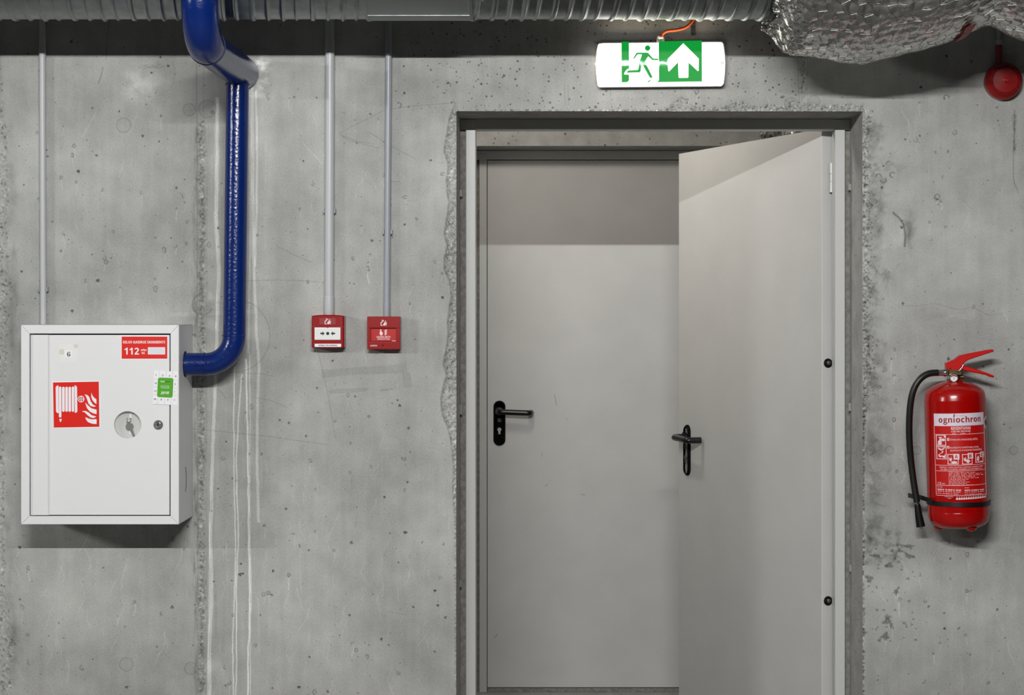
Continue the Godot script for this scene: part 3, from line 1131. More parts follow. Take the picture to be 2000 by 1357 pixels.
func build_open_door() -> void:
	var at := Vector3(0.29, 0, -0.26)
	var d := thing("door_1", "pale grey steel door standing open into the lobby, in its steel frame", "", at)
	d.set_meta("kind", "structure")
	var zf := -0.22
	var left := Mesher.new()
	box_between(left, Vector3(-0.248, 0, -0.30), Vector3(-0.22, 2.085, zf), 0.0015)
	part(d, "frame_post", left, M["frame_paint"])
	var right := Mesher.new()
	box_between(right, Vector3(0.8026, 0, -0.285), Vector3(0.831, 2.085, zf), 0.0015)
	part(d, "frame_post", right, M["frame_paint"])
	var head := Mesher.new()
	box_between(head, Vector3(-0.2652, 2.056, -0.29), Vector3(0.8478, 2.0865, zf - 0.0015), 0.0015)
	part(d, "frame_head", head, M["frame_paint"])
	# mortar between frame and concrete
	for q in [[-0.2655, -0.245], [0.828, 0.8480]]:
		var g := Mesher.new()
		box_between(g, Vector3(q[0], 0, -0.31), Vector3(q[1], 2.06, -0.236))
		part(d, "mortar_joint", g, M["mortar"])
	# fixing lugs
	for q in [[1661.5, 365, 9, 13], [1661, 795, 7, 16], [1662, 1110, 6, 14], [899.5, 377, 7, 14], [900.5, 800, 4, 20], [899.5, 1140, 4, 14]]:
		var c := P(q[0], q[1], -0.205)
		var g := Mesher.new()
		g.box(c + Vector3(0, 0, -0.008), Vector3(q[2] / 690.0, q[3] / 690.0, 0.006), 0.001)
		g.box(c + Vector3(0.004 if q[0] > 1000 else -0.004, 0.001, 0.002), Vector3(0.003, q[3] / 690.0, 0.018), 0.001)
		part(d, "fixing_lug", g, M["lug"], "small bent metal fixing lug")
	# the leaf, turned about its far right corner
	var ang := deg_to_rad(69.7)
	var dirx := Vector3(cos(ang), 0, sin(ang))      # from free edge to hinge edge
	var norm := Vector3(-sin(ang), 0, cos(ang))     # towards the camera's side
	var near := Vector3(0.775, 0, -0.293)            # near corner at the hinge
	var bas := Basis(dirx, Vector3.UP, norm)
	var leaf_m := Mesher.new()
	leaf_m.xf = Transform3D(bas, near)
	box_between(leaf_m, Vector3(-1.0, 0.012, -0.052), Vector3(0.0, 2.065, 0.0), 0.0016)
	var leaf := part(d, "leaf", leaf_m, M["door_paint"], "smooth pale grey steel leaf swung into the lobby")
	leaf.name = "leaf"
	# rebated lip on the free edge
	var lip := Mesher.new()
	lip.xf = Transform3D(bas, near)
	box_between(lip, Vector3(-1.018, 0.012, -0.012), Vector3(-0.999, 2.065, -0.0005), 0.001)
	part(leaf, "edge_lip", lip, M["door_paint"], "", true)
	for y in [709.0, 1173.0]:
		var yy: float = CAM_Y - (y - VY) / S(-0.30)
		var o := near + norm * -0.019 + dirx * 0.0005 + Vector3(0, yy, 0)
		var b2 := Basis(-norm, Vector3.UP, dirx)
		var w := Mesher.new()
		w.xf = Transform3D(b2, o)
		w.extrude(circle2(Vector2.ZERO, 0.0135, 28), 0.0, 0.0022, 0.0008)
		part(leaf, "bolt_washer", w, M["black_plastic"], "black round washer on the hinge edge", true)
		var s := Mesher.new()
		s.xf = Transform3D(b2, o)
		s.extrude(circle2(Vector2(0.001, 0.001), 0.0062, 20), 0.0, 0.0075, 0.002)
		part(leaf, "security_bolt", s, M["chrome"], "bright steel security bolt", true)
	var hb := Basis(dirx, Vector3.UP, norm)
	var hy := CAM_Y - (879.0 - VY) / S(-1.17)
	door_handle(leaf, hb, near + dirx * -0.942 + Vector3(0, hy, 0), 1.0)
	# hinge knuckles
	for y in [347.0, 1480.0]:
		var c := P(1623.5, y, -0.286)
		for q in [[-0.042, -0.012], [-0.011, 0.011], [0.012, 0.042]]:
			var k := Mesher.new()
			k.tube([c + Vector3(0, q[0], 0), c + Vector3(0, q[1], 0)], 0.0052 if absf(q[0] + q[1]) < 0.01 else 0.0062, 14)
			part(d, "hinge_knuckle", k, M["hinge_zinc"])

func build_closed_door() -> void:
	var d := thing("door_2", "closed pale grey steel door in the back wall of the lobby", "", Vector3(0.26, 0.108, -2.06))
	d.set_meta("kind", "structure")
	var zf := -2.03
	for q in [[-0.276, -0.2475], [0.775, 0.804]]:
		var p := Mesher.new()
		box_between(p, Vector3(q[0], 0.108, -2.10), Vector3(q[1], 2.128, zf), 0.0015)
		part(d, "frame_post", p, M["frame_paint"])
	var head := Mesher.new()
	box_between(head, Vector3(-0.29, 2.103, -2.10), Vector3(0.818, 2.137, zf - 0.001), 0.0015)
	part(d, "frame_head", head, M["frame_paint"])
	for q in [[-0.293, -0.275], [0.803, 0.821]]:
		var g := Mesher.new()
		box_between(g, Vector3(q[0], 0.1, -2.11), Vector3(q[1], 2.13, -2.045))
		part(d, "mortar_joint", g, M["mortar"])
	var b := Mesher.new()
	box_between(b, Vector3(-0.25, 0.11, -2.12), Vector3(0.78, 2.11, -2.095))
	part(d, "leaf_gap_shade", b, M["gap"])  # near-black sheet that paints the shade seen round the leaf
	var th := Mesher.new()
	box_between(th, Vector3(-0.2465, 0.107, -2.11), Vector3(0.774, 0.1235, -2.036), 0.002)
	part(d, "threshold", th, M["mortar"], "low rough cement threshold")
	var lm := Mesher.new()
	box_between(lm, Vector3(-0.2455, 0.126, -2.09), Vector3(0.7735, 2.1005, zf - 0.003), 0.0016)
	var leaf := part(d, "leaf", lm, M["door_paint"], "smooth pale grey closed leaf")
	var c := P(975.5, 826.0, zf - 0.003)
	door_handle(leaf, Basis(), c, 1.0)
	# scuffs in the paint
	for q in [[1083, 770, 1087, 792], [1106, 816, 1107, 820], [1064, 950, 1071, 945], [1134, 965, 1143, 967], [1060, 884, 1057, 892], [965, 1246, 972, 1238]]:
		var s := Mesher.new()
		var a := P(q[0], q[1], zf - 0.003)
		var e := P(q[2], q[3], zf - 0.003)
		s.tube([a, e], 0.0007, 5)
		part(leaf, "scuff", s, M["scuff"], "", true)
# ---------------------------------------------------------------- ducts and pipes overhead
const DUCT_Y := 2.519
const DUCT_Z := 0.388
const DUCT_R := 0.235

func around(x: float, a: float, r: float) -> Vector3:
	return Vector3(x, DUCT_Y + r * sin(a), DUCT_Z + r * cos(a))

func spiral_section(x0: float, x1: float, step: float) -> Mesher:
	var m := Mesher.new()
	var rows := []
	var count := int((x1 - x0) / step)
	for i in count + 1:
		var x := lerpf(x0, x1, float(i) / count)
		var row := PackedVector3Array()
		for k in 97:
			var a := TAU * (k % 96) / 96.0
			var ph := a if a < PI else a - TAU
			var along := x - 0.152 * ph / TAU
			var t := fposmod(along, 0.152)
			var r := DUCT_R
			# lock seam, then a round swage half-way
			r += 0.0045 * clampf((0.0065 - absf(t - 0.036)) / 0.002, 0.0, 1.0)
			r += 0.006 * exp(-pow((t - 0.112) / 0.005, 2.0))
			r += 0.0045 * exp(-pow((t - 0.074) / 0.004, 2.0)) + 0.004 * exp(-pow((t - 0.146) / 0.0035, 2.0))
			# past half a turn the ribs do not meet over the hidden top: the seam runs there
			row.append(around(x, a, r))
		rows.append(row)
	m.grid(rows, true, true)
	return m

func dx(px: float) -> float:
	return (px - VX) / S(DUCT_Z)

func build_spiral_duct() -> void:
	var d := thing("ventilation_duct", "galvanised spiral ventilation duct running along the top of the wall", "duct", Vector3(-0.5, DUCT_Y - DUCT_R, DUCT_Z))
	part(d, "spiral_section", spiral_section(-1.75, dx(722), 0.0015), M["galvanised"], "ribbed galvanised duct section left of the plain sleeve")
	part(d, "spiral_section", spiral_section(dx(918), dx(1575), 0.0015), M["galvanised"], "ribbed galvanised duct section above the exit sign")
	var far := Mesher.new()
	far.tube([Vector3(-ROOM_X, DUCT_Y, DUCT_Z), Vector3(-1.745, DUCT_Y, DUCT_Z)], DUCT_R, 48)
	part(d, "plain_section", far, M["galvanised"])
	var s := Mesher.new()
	var rows := []
	for q in [[716, 0.0], [716, 0.004], [722, 0.0045], [724, 0.0025], [917, 0.0025], [919, 0.0045], [925, 0.004], [925, 0.0]]:
		var row := PackedVector3Array()
		for k in 97:
			row.append(around(dx(q[0]), TAU * (k % 96) / 96.0, DUCT_R + 0.001 + q[1]))
		rows.append(row)
	for i in rows.size() - 1:
		s.grid([rows[i], rows[i + 1]], true, true)
	var sleeve := part(d, "sleeve", s, M["sleeve_zinc"], "plain smooth coupling sleeve")
	# rolled seam along the sleeve's underside
	var seam := Mesher.new()
	seam.tube([around(dx(722), -1.36, DUCT_R + 0.005), around(dx(919), -1.36, DUCT_R + 0.005)], 0.0022, 8)
	part(sleeve, "lengthwise_seam", seam, M["galvanised"], "", true)
	for q in [[946, -1.05], [706, -1.0]]:
		var c := around(dx(q[0]), q[1], DUCT_R + 0.004)
		var n := Vector3(0, sin(q[1]), cos(q[1]))
		var w := Mesher.new()
		w.tube([c - n * 0.004, c, c + n * 0.0015, c + n * 0.0025], [0.004, 0.004, 0.003, 0.001], 12)
		part(d, "screw", w, M["chrome"], "small screw head")
	for x in [-1.9, -3.6]:
		for e in [-1.0, 1.0]:
			var h := Mesher.new()
			h.tube([Vector3(x, DUCT_Y, DUCT_Z + e * (DUCT_R + 0.006)), Vector3(x, ROOM_H, DUCT_Z + e * (DUCT_R + 0.006))], 0.004, 6)
			part(d, "hanger_rod", h, M["steel"])

# lower edge of the insulated bulge: photo x -> radius below the axis
var sag := [[1505, 0.262], [1520, 0.296], [1535, 0.318], [1550, 0.325], [1580, 0.329], [1620, 0.334], [1660, 0.340], [1690, 0.342], [1720, 0.336], [1760, 0.327], [1800, 0.315], [1850, 0.296], [1885, 0.279], [1908, 0.264], [1925, 0.260], [1945, 0.268], [1970, 0.281], [2000, 0.293], [2060, 0.305], [2140, 0.3], [2300, 0.285]]
var nz_a := FastNoiseLite.new()
var nz_b := FastNoiseLite.new()
var nz_c := FastNoiseLite.new()
const HEX_X := 0.0195
const HEX_H := 0.0295

func jacket_radius(x: float, a: float) -> float:
	var px := x * S(DUCT_Z) + VX
	var low := interp(sag, px)
	var top := minf(0.292, low)
	var t := 0.5 - 0.5 * sin(a)
	t = t * t * (3.0 - 2.0 * t)
	return lerpf(top, low, t)

func jacket_point(x: float, a: float) -> Vector3:
	var r := jacket_radius(x, a)
	var p := around(x, a, r)
	var px := x * S(DUCT_Z) + VX
	var w := a * 0.31
	var rowi := floori(w / HEX_H)
	var fx := fposmod(x + (HEX_X if posmod(rowi, 2) == 1 else 0.0), HEX_X * 2.0) / (HEX_X * 2.0)
	var fw := fposmod(w, HEX_H) / HEX_H
	var bulge := 0.0034 * sqrt(maxf(sin(PI * fx) * sin(PI * fw), 0.0))
	var end := clampf((1562.0 - px) / 30.0, 0.0, 1.0)
	var d := bulge * (1.0 - end) + 0.0055 * nz_a.get_noise_3dv(p) + (0.0014 + 0.011 * end) * nz_b.get_noise_3dv(p) + (0.0007 + 0.003 * end) * nz_c.get_noise_3dv(p)
	return jacket_at(x, a, r + d)

# the wrap hangs forward of the duct's axis towards the sounder
var lean := [[1500, 0.0], [1560, 0.0], [1690, -0.02], [1760, 0.01], [1810, 0.05], [1860, 0.08], [1930, 0.09], [2000, 0.06], [2240, 0.0]]

func jacket_at(x: float, a: float, r: float) -> Vector3:
	var p := around(x, a, r)
	p.z += interp(lean, x * S(DUCT_Z) + VX)
	return p

func build_insulation() -> void:
	nz_a.seed = 91
	nz_a.frequency = 9.0
	nz_b.seed = 92
	nz_b.frequency = 42.0
	nz_b.fractal_octaves = 2
	nz_c.seed = 93
	nz_c.noise_type = FastNoiseLite.TYPE_CELLULAR
	nz_c.cellular_return_type = FastNoiseLite.RETURN_DISTANCE2_SUB
	nz_c.frequency = 70.0
	var x0 := dx(1516)
	var x1 := dx(2240)
	var d := thing("duct_insulation", "sagging silver foil insulation with wire netting wrapped round the duct", "insulation", Vector3(dx(1750), DUCT_Y - 0.34, DUCT_Z))
	var m := Mesher.new()
	var rows := []
	var n := int((x1 - x0) / 0.0034)
	for ei in 14:
		var e := 0.1 + 0.9 * ei / 14.0
		var row := PackedVector3Array()
		for k in 421:
			var a := TAU * (k % 420) / 420.0
			var q := jacket_point(x0, a)
			var c := around(x0, a, DUCT_R + 0.004).lerp(q, e)
			var f := sin(PI * e)
			c.x += f * (-0.012 + 0.022 * nz_b.get_noise_3dv(c) + 0.006 * nz_c.get_noise_3dv(c * 1.4))
			c += (c - Vector3(c.x, DUCT_Y, DUCT_Z)).normalized() * f * 0.014 * nz_b.get_noise_3dv(c * 1.3 + Vector3(4, 0, 0))
			row.append(c)
		rows.append(row)
	for i in n + 1:
		var x := lerpf(x0, x1, float(i) / n)
		var row := PackedVector3Array()
		for k in 421:
			var a := TAU * (k % 420) / 420.0
			row.append(jacket_point(x, a))
		rows.append(row)
	m.grid(rows, true, true)
	part(d, "foil_jacket", m, M["foil"], "crumpled silver foil jacket")
	var far := Mesher.new()
	far.tube([Vector3(x1 - 0.01, DUCT_Y, DUCT_Z), Vector3(ROOM_X, DUCT_Y, DUCT_Z)], 0.288, 40)
	part(d, "foil_jacket", far, M["foil"])
	# hexagonal netting
	var w := Mesher.new()
	var ex := dx(1545)
	var nodes := {}
	var cols := int((x1 - ex) / HEX_X)
	var r0 := int(-2.5 * 0.31 / HEX_H)
	var r1 := int(1.0 * 0.31 / HEX_H)
	for j in range(r0, r1 + 1):
		for i in cols + 1:
			var x := ex + i * HEX_X + 0.0038 * sin(i * 7.3 + j * 3.1) + 0.004 * sin(j * 1.3 + i * 0.21)
			var up := 1.0 if posmod(i + j, 2) == 0 else -1.0
			var a := (j * HEX_H + up * 0.0045 + 0.003 * sin(i * 2.7 + j * 5.9) + 0.004 * sin(i * 0.37)) / 0.31
			var r := jacket_radius(x, a)
			var p := around(x, a, r)
			nodes[Vector2i(i, j)] = jacket_at(x, a, r + 0.0036 + 0.0055 * nz_a.get_noise_3dv(p))
	for j in range(r0, r1 + 1):
		for i in cols + 1:
			var p: Vector3 = nodes[Vector2i(i, j)]
			if i < cols:
				w.tube([p, nodes[Vector2i(i + 1, j)]], 0.00055, 4, false)
			if posmod(i + j, 2) == 0 and j < r1:
				w.tube([p, nodes[Vector2i(i, j + 1)]], 0.0008, 4, false)
	var net := part(d, "wire_netting", w, M["wire"], "thin hexagonal wire netting")
	net.set_meta("kind", "stuff")
	# a strip of red tape
	for q in [[1854.0, 1871.0, -1.68, -1.2, 11.0]]:
		var t := Mesher.new()
		var tr := []
		for i in 9:
			var row := PackedVector3Array()
			var a: float = lerpf(q[2], q[3], i / 8.0)
			for k in 4:
				var x := dx(lerpf(q[0], q[1], k / 3.0) + q[4] * (i / 8.0) - 4.0)
				row.append(jacket_at(x, a, jacket_radius(x, a) + 0.0105))
			tr.append(row)
		t.grid(tr, false)
		part(d, "red_tape", t, M["red_tape"], "short strip of red tape")
	# a wrapped duct inside the lobby, seen over the open leaf
	var at := Vector3(0.93, 2.24, -1.55)
	var l := thing("lobby_duct", "foil wrapped duct with wire netting in the lobby behind the open door", "duct", at - Vector3(0, 0.16, 0))
	var lm := Mesher.new()
	var lr := []
	for i in 61:
		var row := PackedVector3Array()
		var x := lerpf(0.716, 1.15, i / 60.0)
		for k in 121:
			var a := TAU * (k % 120) / 120.0
			var r := 0.15
			var p := Vector3(x, at.y + r * sin(a), at.z + r * cos(a))
			r += 0.016 * nz_b.get_noise_3dv(p) + 0.006 * nz_c.get_noise_3dv(p)
			row.append(Vector3(x, at.y + r * sin(a), at.z + r * cos(a)))
		lr.append(row)
	lm.grid(lr, true, true)
	var capr := []
	for k in 120:
		capr.append(lr[0][k])
	lm.fan(capr, Vector3(2, at.y, at.z))
	part(l, "foil_jacket", lm, M["dull_foil"], "crumpled silver foil jacket")
	var lw := Mesher.new()
	for i in 26:
		var x := 0.72 + i * 0.0165
		var ring_ := []
		for k in 37:
			var a := TAU * k / 36.0
			ring_.append(Vector3(x + (0.004 if k % 2 == 0 else -0.004), at.y + 0.156 * sin(a), at.z + 0.156 * cos(a)))
		lw.tube(ring_, 0.0008, 4, false)
	var ln := part(l, "wire_netting", lw, M["wire"])
	ln.set_meta("kind", "stuff")

func build_blue_pipe() -> void:
	var x := -0.847
	var y := 2.188
	var zv := 0.11
	var d := thing("water_pipe", "glossy blue steel water pipe coming down the wall into the hose cabinet", "pipe", Vector3(x, 1.37, zv))
	var feed := Mesher.new()
	feed.tube(fillet([Vector3(x, ROOM_H, 0.682), Vector3(x, y, 0.682), Vector3(x, y, 0.02)], 0.105, 14), 0.0445, 40)
	part(d, "feed_pipe", feed, M["pipe_blue"], "thick blue feed pipe bending back to the wall")
	var ringm := Mesher.new()
	weld(ringm, Vector3(x, y, 0.577), Vector3(0, 0, 1), 0.0447, 0.0016)
	part(d, "weld_seam", ringm, M["ink_blue"], "dark welded joint")
	var y1 := CAM_Y - 111.0 / S(zv)
	var xb := x - 0.008
	var drop := Mesher.new()
	drop.tube(fillet([Vector3(x + 0.002, y, zv), Vector3(xb, y1, zv), Vector3(-0.9855, y1, zv)], 0.076, 16), 0.0302, 40)
	part(d, "drop_pipe", drop, M["pipe_blue"], "blue drop pipe with an elbow into the cabinet")
	var b := Mesher.new()
	weld(b, Vector3(xb, y1 + 0.077, zv), Vector3(0, 1, 0), 0.0305, 0.0019)
	part(d, "weld_seam", b, M["pipe_blue"])
	var b2 := Mesher.new()
	weld(b2, Vector3(xb - 0.079, y1, zv), Vector3(1, 0, 0), 0.0305, 0.0017)
	part(d, "weld_seam", b2, M["pipe_blue"])
	var b3 := Mesher.new()
	weld(b3, Vector3(x + 0.002, y - 0.041, zv), Vector3(0, 1, 0), 0.0315, 0.003)
	part(d, "weld_seam", b3, M["pipe_blue"])

func weld(m: Mesher, c: Vector3, axis: Vector3, r: float, w: float) -> void:
	var u := axis.cross(Vector3(0.3, 0.5, 0.8)).normalized()
	var v2 := axis.cross(u)
	var pts := []
	for k in 41:
		var a := TAU * (k % 40) / 40.0
		pts.append(c + (u * cos(a) + v2 * sin(a)) * r)
	var rows := []
	for i in 40 + 1:
		var q: Vector3 = pts[i]
		var out := (q - c).normalized()
		var row := PackedVector3Array()
		for k in 9:
			var b := TAU * (k % 8) / 8.0
			row.append(q + (out * cos(b) + axis * sin(b)) * w)
		rows.append(row)
	m.grid(rows, false, true)

func conduit(label: String, x_top: float, x_bot: float, y_bot: float, r_px: float, clip_y: float, sleeve_y0: float, sleeve_y1: float, mat: String, at_z: float) -> void:
	var s := S(at_z)
	var r := r_px / s
	var bot := P(x_bot, y_bot, at_z)
	var top := P(x_top, 100.0, at_z)
	var slope := (top.x - bot.x) / (top.y - bot.y)
	var d := thing("cable_conduit", label, "conduit", bot, "cable conduits on the wall")
	var c := Mesher.new()
	c.tube([bot, Vector3(bot.x + slope * (ROOM_H - bot.y), ROOM_H, at_z)], r, 24)
	part(d, "tube", c, M[mat])
	var sl := Mesher.new()
	var a := P(lerpf(x_bot, x_top, (y_bot - sleeve_y0) / (y_bot - 100.0)), sleeve_y0, at_z)
	var b := P(lerpf(x_bot, x_top, (y_bot - sleeve_y1) / (y_bot - 100.0)), sleeve_y1, at_z)
	sl.tube([a, a + Vector3(0, -0.002, 0), b + Vector3(0, 0.002, 0), b], [r, r * 1.1, r * 1.1, r], 24)
	part(d, "coupling", sl, M[mat])
	var k := Mesher.new()
	var cp := P(lerpf(x_bot, x_top, (y_bot - clip_y) / (y_bot - 100.0)), clip_y, at_z)
	k.box(Vector3(cp.x, cp.y, 0.003), Vector3(r * 2.0 + 0.010, 0.014, 0.006), 0.001)
	for e in [-1.0, 1.0]:
		k.box(Vector3(cp.x + e * (r + 0.002), cp.y, at_z * 0.5 + 0.003), Vector3(0.004, 0.013, at_z + 0.004), 0.0012)
	part(d, "wall_clip", k, M["conduit_grey"], "small plastic wall clip")

# ---------------------------------------------------------------- hose cabinet
func build_cabinet() -> void:
	var zc := 0.2
	var a := P(41, 1024, zc)
	var b := P(349.4, 634.5, zc)
	var d := thing("hose_cabinet", "white steel fire hose cabinet with red hose reel sticker on the wall", "cabinet", Vector3((a.x + b.x) * 0.5, a.y, 0.0))
	# door opening
	var o0 := P(57.5, 1007.5, zc)
	var o1 := P(333, 651.5, zc)
	var body := Mesher.new()
	var t := 0.0016
	box_between(body, Vector3(a.x, a.y, 0.001), Vector3(b.x, b.y, 0.003))
	box_between(body, Vector3(a.x, a.y, 0.001), Vector3(a.x + t, b.y, zc - 0.002), 0.0005)
	box_between(body, Vector3(b.x - t, a.y, 0.001), Vector3(b.x, b.y, zc - 0.002), 0.0005)
	box_between(body, Vector3(a.x, a.y, 0.001), Vector3(b.x, a.y + t, zc - 0.002), 0.0005)
	box_between(body, Vector3(a.x, b.y - t, 0.001), Vector3(b.x, b.y, zc - 0.002), 0.0005)
	# folded return edges behind the door gap
	box_between(body, Vector3(a.x + t, o0.y - 0.004, zc - 0.03), Vector3(o0.x + 0.006, o1.y + 0.004, zc - 0.026))
	box_between(body, Vector3(o1.x - 0.006, o0.y - 0.004, zc - 0.03), Vector3(b.x - t, o1.y + 0.004, zc - 0.026))
	part(d, "body", body, M["cabinet_white"])
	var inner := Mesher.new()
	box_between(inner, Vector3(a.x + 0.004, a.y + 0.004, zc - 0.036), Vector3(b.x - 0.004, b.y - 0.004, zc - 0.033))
	part(d, "gap_shade_sheet", inner, M["gap"])  # near-black sheet added so the door gap reads as shade
	# front frame: four mitred rails
	var rails := [
		[[a.x, b.y], [b.x, b.y], [o1.x, o1.y], [o0.x, o1.y]],
		[[a.x, a.y], [o0.x, o0.y], [o1.x, o0.y], [b.x, a.y]],
		[[a.x, a.y], [a.x, b.y], [o0.x, o1.y], [o0.x, o0.y]],
		[[b.x, a.y], [o1.x, o0.y], [o1.x, o1.y], [b.x, b.y]],
	]
	for q in rails:
		var pl := PackedVector2Array()
		for p in q:
			pl.append(Vector2(p[0], p[1]))
		if Geometry2D.is_polygon_clockwise(pl):
			pl.reverse()
		var m := Mesher.new()
		m.extrude(Mesher.inset(pl, 0.00018), zc - 0.012, zc, 0.0008)
		part(d, "frame_rail", m, M["cabinet_white"])
	# door with a round key window cut out
	var c := P(249, 829.5, zc)
	var wr := 26.5 / S(zc)
	var d0 := Vector2(o0.x + 0.0035, o0.y + 0.003)
	var d1 := Vector2(o1.x - 0.0033, o1.y - 0.0035)
	var door := Mesher.new()
	var n := 48
	var outer := []
	var innerp := []
	for k in n:
		var an := TAU * (k + 0.5) / n
		var dir := Vector2(cos(an), sin(an))
		innerp.append(Vector2(c.x, c.y) + dir * wr)
		var tx := ((d1.x - c.x) if dir.x > 0 else (d0.x - c.x)) / dir.x
		var ty := ((d1.y - c.y) if dir.y > 0 else (d0.y - c.y)) / dir.y
		outer.append(Vector2(c.x, c.y) + dir * minf(tx, ty))
	var zd := zc - 0.0012
	for k in n:
		var p0: Vector2 = innerp[k]
		var p1: Vector2 = innerp[(k + 1) % n]
		var q0: Vector2 = outer[k]
		var q1: Vector2 = outer[(k + 1) % n]
		door.quad(Vector3(p0.x, p0.y, zd), Vector3(q0.x, q0.y, zd), Vector3(q1.x, q1.y, zd), Vector3(p1.x, p1.y, zd))
		if absf(q0.x - q1.x) > 1e-5 and absf(q0.y - q1.y) > 1e-5:
			var corner := Vector2(d1.x if q0.x + q1.x > 2.0 * c.x else d0.x, d1.y if q0.y + q1.y > 2.0 * c.y else d0.y)
			door.fan([Vector3(q0.x, q0.y, zd), Vector3(corner.x, corner.y, zd), Vector3(q1.x, q1.y, zd)], Vector3(c.x, c.y, zd - 1.0))
		door.quad(Vector3(p0.x, p0.y, zd), Vector3(p1.x, p1.y, zd), Vector3(p1.x, p1.y, zd - 0.018), Vector3(p0.x, p0.y, zd - 0.018))
	for q in [[d0.x, d0.y, d1.x, d0.y], [d1.x, d0.y, d1.x, d1.y], [d1.x, d1.y, d0.x, d1.y], [d0.x, d1.y, d0.x, d0.y]]:
		door.quad(Vector3(q[0], q[1], zd - 0.018), Vector3(q[2], q[3], zd - 0.018), Vector3(q[2], q[3], zd), Vector3(q[0], q[1], zd))
	var leaf := part(d, "door", door, M["cabinet_white"], "white cabinet door")
	# rolled hinge cover down the left of the door
	var hx0 := P(60.5, 0, zc).x
	var hx1 := P(96.0, 0, zc).x
	var prof := [[0.0, -0.002], [0.05, 0.0035], [0.16, 0.0052], [0.3, 0.0042], [0.45, 0.0038], [0.72, 0.0042], [0.9, 0.0045], [0.97, 0.0038], [1.0, 0.0]]
	var rows := []
	for yy in [d0.y - 0.0005, d1.y + 0.0005]:
		var row := PackedVector3Array()
		for p in prof:
			row.append(Vector3(lerpf(hx0, hx1, p[0]), yy, zd + p[1]))
		rows.append(row)
	var hc := Mesher.new()
	hc.grid(rows, false)
	part(leaf, "hinge_cover", hc, M["cabinet_white"], "white rolled hinge cover", true)
	# key box behind the window
	var kb := Mesher.new()
	kb.extrude(circle2(Vector2(c.x, c.y), wr + 0.002, 48), zd - 0.022, zd - 0.018)
	var back := part(leaf, "key_box_back", kb, M["cabinet_inside"], "white plate inside the round key window", true)
	var pane := Mesher.new()
	pane.extrude(circle2(Vector2(c.x, c.y), wr - 0.0003, 48), zd - 0.003, zd - 0.002)
	part(leaf, "key_window", pane, M["clear_cover"], "clear round pane over the key", true)
	for q in [[252, 806, 818], [251.5, 841, 849]]:
		var slot := Mesher.new()
		var s0 := P(q[0] - 2.2, q[2], zd)
		var s1 := P(q[0] + 2.2, q[1], zd)
		slot.extrude(round_rect2(s0.x, s0.y, s1.x, s1.y, 0.0028), zd - 0.0182, zd - 0.0168, 0.0005)
		part(leaf, "key_hook", slot, M["cabinet_white"], "", true)
	# cylinder lock
	var lc := P(309, 829.5, zc)
	var lk := Mesher.new()
	lk.extrude(circle2(Vector2(lc.x, lc.y), 0.0122, 36), zd, zd + 0.004, 0.0012)
	var lock := part(leaf, "lock", lk, M["steel"], "round steel cylinder lock", true)
	var plug := Mesher.new()
	weld(plug, Vector3(lc.x, lc.y, zd + 0.004), Vector3(0, 0, 1), 0.0072, 0.0008)
	plug.extrude(circle2(Vector2(lc.x, lc.y), 0.0035, 20), zd + 0.003, zd + 0.0052, 0.0006)
	part(leaf, "lock_plug", plug, M["chrome"], "", true)
	var slit := Mesher.new()
	slit.extrude(rect2(lc.x - 0.0006, lc.y - 0.001, lc.x + 0.0006, lc.y + 0.006), zd + 0.004, zd + 0.0056)
	part(leaf, "keyhole", slit, M["gap"], "", true)
	cabinet_stickers(leaf, d, zd)
	# arc cut on the right side, dark pipe hole
	var arc := Mesher.new()
	var pts := []
	for k in 13:
		var an := -0.72 + 1.44 * k / 12.0
		pts.append(Vector3(b.x + 0.0002, CAM_Y - (936.0 - VY) / S(0.11) + 0.05 * sin(an), 0.145 - 0.05 * cos(an)))
	arc.tube(pts, 0.0009, 6)
	part(d, "knock_out", arc, M["gap"], "arc cut in the cabinet's side")
	var hole := Mesher.new()
	weld(hole, Vector3(b.x, CAM_Y - 111.0 / S(0.11), 0.11), Vector3(1, 0, 0), 0.034, 0.0012)
	var hp := []
	for k in 32:
		var an := TAU * k / 32.0
		hp.append(Vector3(b.x + 0.0006, CAM_Y - 111.0 / S(0.11) + 0.0345 * sin(an), 0.11 + 0.0345 * cos(an)))
	hole.fan(hp, Vector3(-9, 0, 0))
	part(d, "pipe_hole", hole, M["gap"], "dark hole where the pipe enters")
	# the spare key hangs inside the window on a wire
	var key := thing("spare_key", "grey metal key hanging behind the cabinet's round window", "key", P(253, 855, zd - 0.014))
	var kz := zd - 0.0165
	var bow := Mesher.new()
	bow.extrude(outline([[548, 640], [560, 600], [600, 570], [660, 550], [720, 560], [765, 600], [783, 650], [775, 700], [745, 745], [690, 775], [620, 782], [570, 740], [550, 690]], kz, 210, 790, 15.385), kz, kz + 0.0022, 0.0007)
	part(key, "bow", bow, M["steel"])
	var blade := Mesher.new()
	blade.extrude(outline([[670, 770], [750, 745], [775, 790], [795, 860], [832, 940], [800, 962], [770, 972], [735, 880], [700, 830]], kz, 210, 790, 15.385), kz, kz + 0.0018, 0.0005)
	part(key, "blade", blade, M["steel"])
	var wire := Mesher.new()
	var wp := []
	for q in [[600, 395], [588, 430], [590, 480], [610, 530], [650, 530], [690, 500], [708, 450], [695, 415], [660, 425]]:
		wp.append(P(210 + q[0] / 15.385, 790 + q[1] / 15.385, kz + 0.003))
	wire.tube(smooth_path(wp, 4), 0.0008, 8)
	wire.tube([P(210 + 570 / 15.385, 790 + 542 / 15.385, kz + 0.003), P(210 + 650 / 15.385, 790 + 530 / 15.385, kz + 0.0032)], 0.0008, 8)
	part(key, "wire_loop", wire, M["ink_blue"], "dark wire loop")

